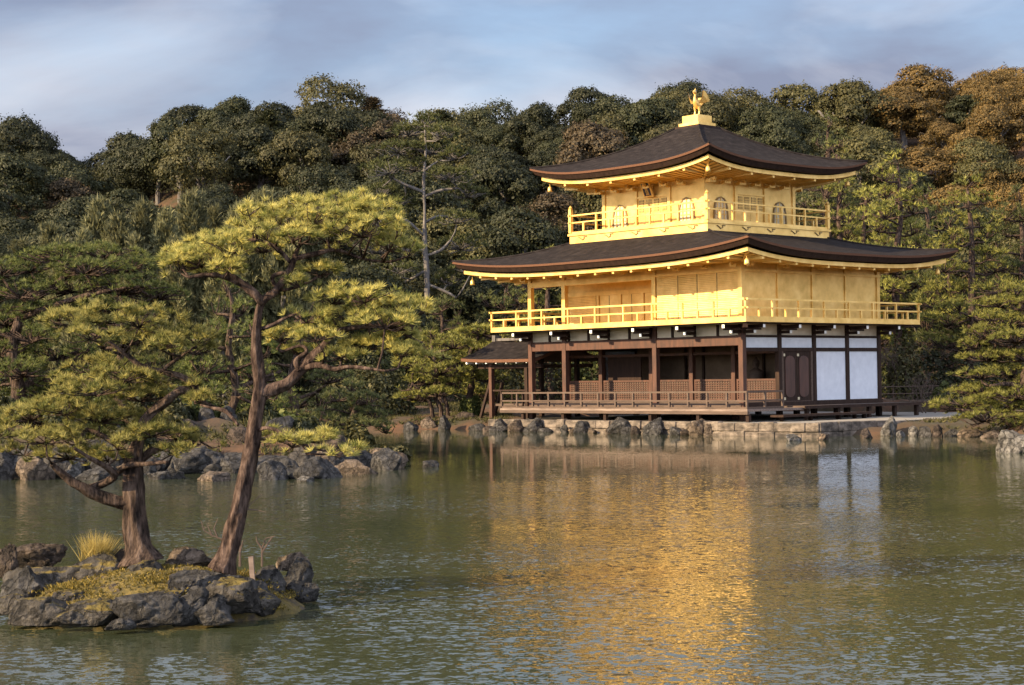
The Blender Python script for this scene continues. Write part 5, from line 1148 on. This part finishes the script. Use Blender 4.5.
def bare_shrub(px, Y, h_, label, seed):
    p = p2w(px, 400, Y); z = float(ground_z(p.x, Y)); s_ = Y / F; rg_ = random.Random(seed); mbx = MB()
    def grow(a, d, L_, r_, lev):
        b_ = a + d * L_; m_ = (a + b_) / 2 + Vector((rg_.gauss(0, .06), rg_.gauss(0, .06), 0)) * L_; mbx.tube([a, m_, b_], [r_, r_ * .8, r_ * .6], 5)
        if lev:
            for _ in range(3): grow(b_, (d + Vector((rg_.gauss(0, .55), rg_.gauss(0, .55), rg_.gauss(.1, .35)))).normalized(), L_ * rg_.uniform(.55, .8), r_ * .6, lev - 1)
    for _ in range(4): grow(Vector((rg_.gauss(0, .1), rg_.gauss(0, .1), -.05)), Vector((rg_.gauss(0, .4), rg_.gauss(0, .4), 1)).normalized(), h_ * s_ * .36, .035, 4)
    return tag(mbx.build('bare_shrub', M['twig'], None, (p.x, Y, z)), label, 'shrub')
bare_shrub(893, 82, 60, 'dense leafless shrub beside the north east corner of the pavilion', 1)
bare_shrub(915, 84, 70, 'leafless shrub with tangled brown branches between pavilion and terraced pine', 2)
bare_shrub(926, 74, 52, 'thin leafless sapling in front of the bamboo fence', 3)
bare_shrub(945, 86, 66, 'leafless shrub half hidden behind the terraced pine', 4)
fr = empty('bamboo_fence', (p2w(910, 400, 79).x, 79, float(ground_z(p2w(910, 400, 79).x, 79)))); tag(fr, 'low bamboo rail fence behind the side deck of the pavilion', 'fence')
for k in range(7): MB().tube([(-2.6 + k * .9, 0, -.1), (-2.6 + k * .9, 0, .72)], [.03, .03], 7).build('fence_post', M['brown_wood'], fr)
for z in (.3, .62): MB().tube([(-2.8, -.05, z), (3.0, -.05, z + .02)], [.024, .024], 7).build('fence_rail', M['brown_wood'], fr)

# ------------------------------------------------------------------ shore rocks
def srock(px, py, w_, h_, mat, label, seed, Y=None, group=None, d_=.8):
    """rock on the shore: base at row py, w_ x h_ pixels"""
    if Y is None: Y = EYE * F / max(8, (py - (HY + (px - CX) * math.tan(R(ROLL)))))
    s_ = Y / F; p = p2w(px, py, Y); return rock((p.x, Y + .15, max(-.1, p.z - .05) + h_ * s_ * .22), (w_ * s_ / 2 * 1.1, w_ * s_ / 2 * d_, h_ * s_ * .74), seed, mat, label, group, None, 4)
for i, (px, py, w_, h_, mt, lb) in enumerate([
    (386, 470, 40, 26, 'rock', 'big smooth dark boulder at the tip of the left bank'), (431, 467, 26, 10, 'rock', 'flat dark rock alone in open water off the left bank tip'),
    (352, 474, 50, 20, 'rock_warm', 'broad tan grey rock next to the boulder at the bank tip'), (318, 478, 60, 24, 'rock', 'long blue grey rock below the leaning pine branch'), (306, 482, 20, 12, 'rock_pale', 'small pale rock at the waterline below the leaning pine branch'),
    (270, 480, 44, 22, 'rock', 'grey rock just right of the leaning trunk on the left bank'), (214, 481, 50, 12, 'rock_warm', 'low flat pale slab rock left of the leaning trunk'), (166, 479, 40, 14, 'rock', 'low grey rock between the islet trunks at the left bank'),
    (96, 480, 40, 18, 'rock', 'grey rock behind the twisting limb of the short islet pine'), (72, 478, 26, 22, 'rock_pale', 'upright pale rock on the left bank behind the short pine'), (32, 480, 46, 36, 'rock_warm', 'tall rough tan rock on the left bank near the photo edge'), (4, 480, 26, 34, 'rock', 'tall dark rock at the very left of the left bank'), (125, 472, 30, 20, 'rock', 'rounded rock above the waterline behind the short pine trunk'), (232, 466, 26, 18, 'rock', 'dark rock up on the litter slope behind the leaning trunk')]):
    srock(px, py, w_, h_, mt, lb, 500 + i)
for i, (px, py, w_, h_, mt, lb) in enumerate([
    (410, 431, 22, 14, 'rock', 'blue grey boulder on the far shore under the layered pine'), (428, 429, 22, 18, 'rock_warm', 'tan topped rock under the bare pine stems'), (443, 430, 20, 18, 'rock', 'dark pointed rock under the bare pine stems'), (464, 428, 30, 18, 'rock_brown', 'brown rock beside the grey leaning pine trunk'), (480, 431, 24, 10, 'rock', 'low dark rock below the annexe post'), (500, 431, 18, 14, 'rock', 'grey rock at the west corner of the terrace')]):
    srock(px, py, w_, h_, mt, lb, 530 + i, None)
for i, (x, w_, h_, mt, lb) in enumerate([(-11.3, 1.0, .75, 'rock', 'furrowed grey rock against the terrace wall near its west end'), (-10.4, .8, .85, 'rock_warm', 'tan upright rock at the terrace wall near its west end'), (-9.3, .9, .9, 'rock', 'dark grey rock against the sunlit terrace wall under the first pillar bay'),
    (-6.6, .95, .85, 'rock', 'furrowed rock standing against the terrace wall left of its middle'), (-4.6, 1.0, .9, 'rock', 'dark rock at the middle of the terrace wall'), (-2.7, 1.1, 1.0, 'rock', 'large dark rock against the terrace wall right of its middle'),
    (-1.3, .8, .5, 'rock', 'low dark rock in the water before the terrace corner'), (-.5, .9, .95, 'rock_warm', 'tan rock at the terrace corner'), (.2, .8, .8, 'rock_warm', 'light tan rock beside the corner deck post')]):
    p = l2w(x, -2.0 - .3 * (i == 6), h_ * .18); rock(p, (w_ * .55, w_ * .45, h_ * .50), 560 + i, mt, lb, None, None, 4)
for i, (px, py, w_, h_, mt, lb) in enumerate([(793, 441, 17, 10, 'rock_pale', 'small pale rock in the water before the terrace front'), (824, 440, 18, 11, 'rock_warm', 'flat topped tan rock in the water before the terrace edge'), (866, 438, 22, 12, 'rock_brown', 'dark rounded rock with a yellow top by the terrace edge'), (870, 433, 12, 8, 'rock_moss', 'small yellow topped rock behind the dark rounded rock'),
    (890, 436, 22, 24, 'rock_pale', 'tall pale upright rock on the shore right of the terrace'), (901, 437, 12, 10, 'rock_pale', 'small pale rock at the foot of the tall pale rock'), (914, 436, 18, 14, 'rock_pale', 'pale grey rock with a slanted top right of the tall pale rock'), (926, 437, 18, 16, 'rock', 'grey rock in the middle of the right shore row'), (938, 437, 18, 16, 'rock_brown', 'brown rock in the right shore row'), (906, 430, 14, 12, 'rock', 'dark rock behind the right shore row'), (952, 436, 18, 10, 'rock', 'low grey rock under the terraced pine edge'), (970, 437, 26, 12, 'rock_warm', 'tan rock under the terraced pine'), (994, 438, 26, 12, 'rock_warm', 'broad tan rock at the foot of the terraced pine'), (1016, 453, 40, 30, 'rock_pale', 'large pale boulder in the water at the right edge')]):
    srock(px, py, w_, h_, mt, lb, 580 + i)
rw = random.Random(77)
for i in range(34):
    px = -20 + i * 12.3 + rw.uniform(-4, 4); p_ = p2w(px, 478, 42); xx = p_.x; yy = 30.0
    while float(pond_dist(xx, yy)) < .25 and yy < 60: yy += .1
    h_ = rw.uniform(.5, .95) * (1.1 if px < 110 else .8); w_ = rw.uniform(.7, 1.3)
    rock((xx, yy, h_ * .22), (w_ * .55, w_ * .5, h_ * .66), 700 + i, rw.choice(['rock', 'rock', 'rock', 'rock_warm', 'rock_moss']), 'rough dark boulder packed into the low stone edge of the left bank', 'edge stones of the left bank', None, 4)
for i in range(16):
    px = 40 + i * 20 + rw.uniform(-8, 8); xx = p2w(px, 470, 44).x; yy = 43.0 + rw.uniform(.6, 4)
    rock((xx, yy, float(ground_z(xx, yy)) + .05), (rw.uniform(.25, .5), rw.uniform(.25, .45), rw.uniform(.2, .4)), 760 + i, rw.choice(['rock', 'rock_brown']), 'small grey stone lying on the needle litter of the left bank', 'loose stones on the left bank', None, 3)
# low ground cover on the banks
rg = np.random.RandomState(91); q_ = []
for (x0, x1, y0, y1, n_) in ((-26, -2, 41, 62, 26000), (14, 24, 46, 80, 9000), (-14, 0, 74, 92, 12000)):
    X_ = x0 + (x1 - x0) * rg.rand(n_); Y_ = y0 + (y1 - y0) * rg.rand(n_); d_ = pond_dist(X_, Y_); k_ = d_ > .35
    clump = np.array([noise.noise(Vector((a * .55, b_ * .55, 2.0))) for a, b_ in zip(X_, Y_)]); k_ &= clump > -.12
    lx_ = math.sin(TH) * (X_ - PX0) - math.cos(TH) * (Y_ - PY0); ly_ = math.cos(TH) * (X_ - PX0) + math.sin(TH) * (Y_ - PY0); k_ &= ~((lx_ > -13.5) & (lx_ < 5.6) & (ly_ > -3))
    q_.append(np.stack([X_[k_], Y_[k_], ground_z(X_[k_], Y_[k_]) - .02], -1))
P = np.concatenate(q_); V, T = blades(P, np.tile([0, 0, 1.0], (len(P), 1)), 4, .20, .045, 1.2, rg)
tag(link('ground_cover', fast_mesh('ground_cover', V, T), leafmat('bank_ground_cover', (0.030, 0.036, 0.012), (0.11, 0.095, 0.030), .2)), 'low mossy ground cover and weeds over the pond banks', 'ground cover', kind='stuff')
rx_ = random.Random(5)
for i in range(15):
    x = -11.9 + i * .86 + rx_.uniform(-.25, .25); h_ = rx_.uniform(.22, .42); p = l2w(x, -2.0 - rx_.uniform(0, .25), h_ * .12)
    rock(p, (rx_.uniform(.22, .45), rx_.uniform(.2, .35), h_ * .7), 820 + i, rx_.choice(['rock', 'rock_warm', 'rock_brown']), 'small low stone at the waterline along the foot of the terrace wall', 'stones at the terrace foot', None, 3)
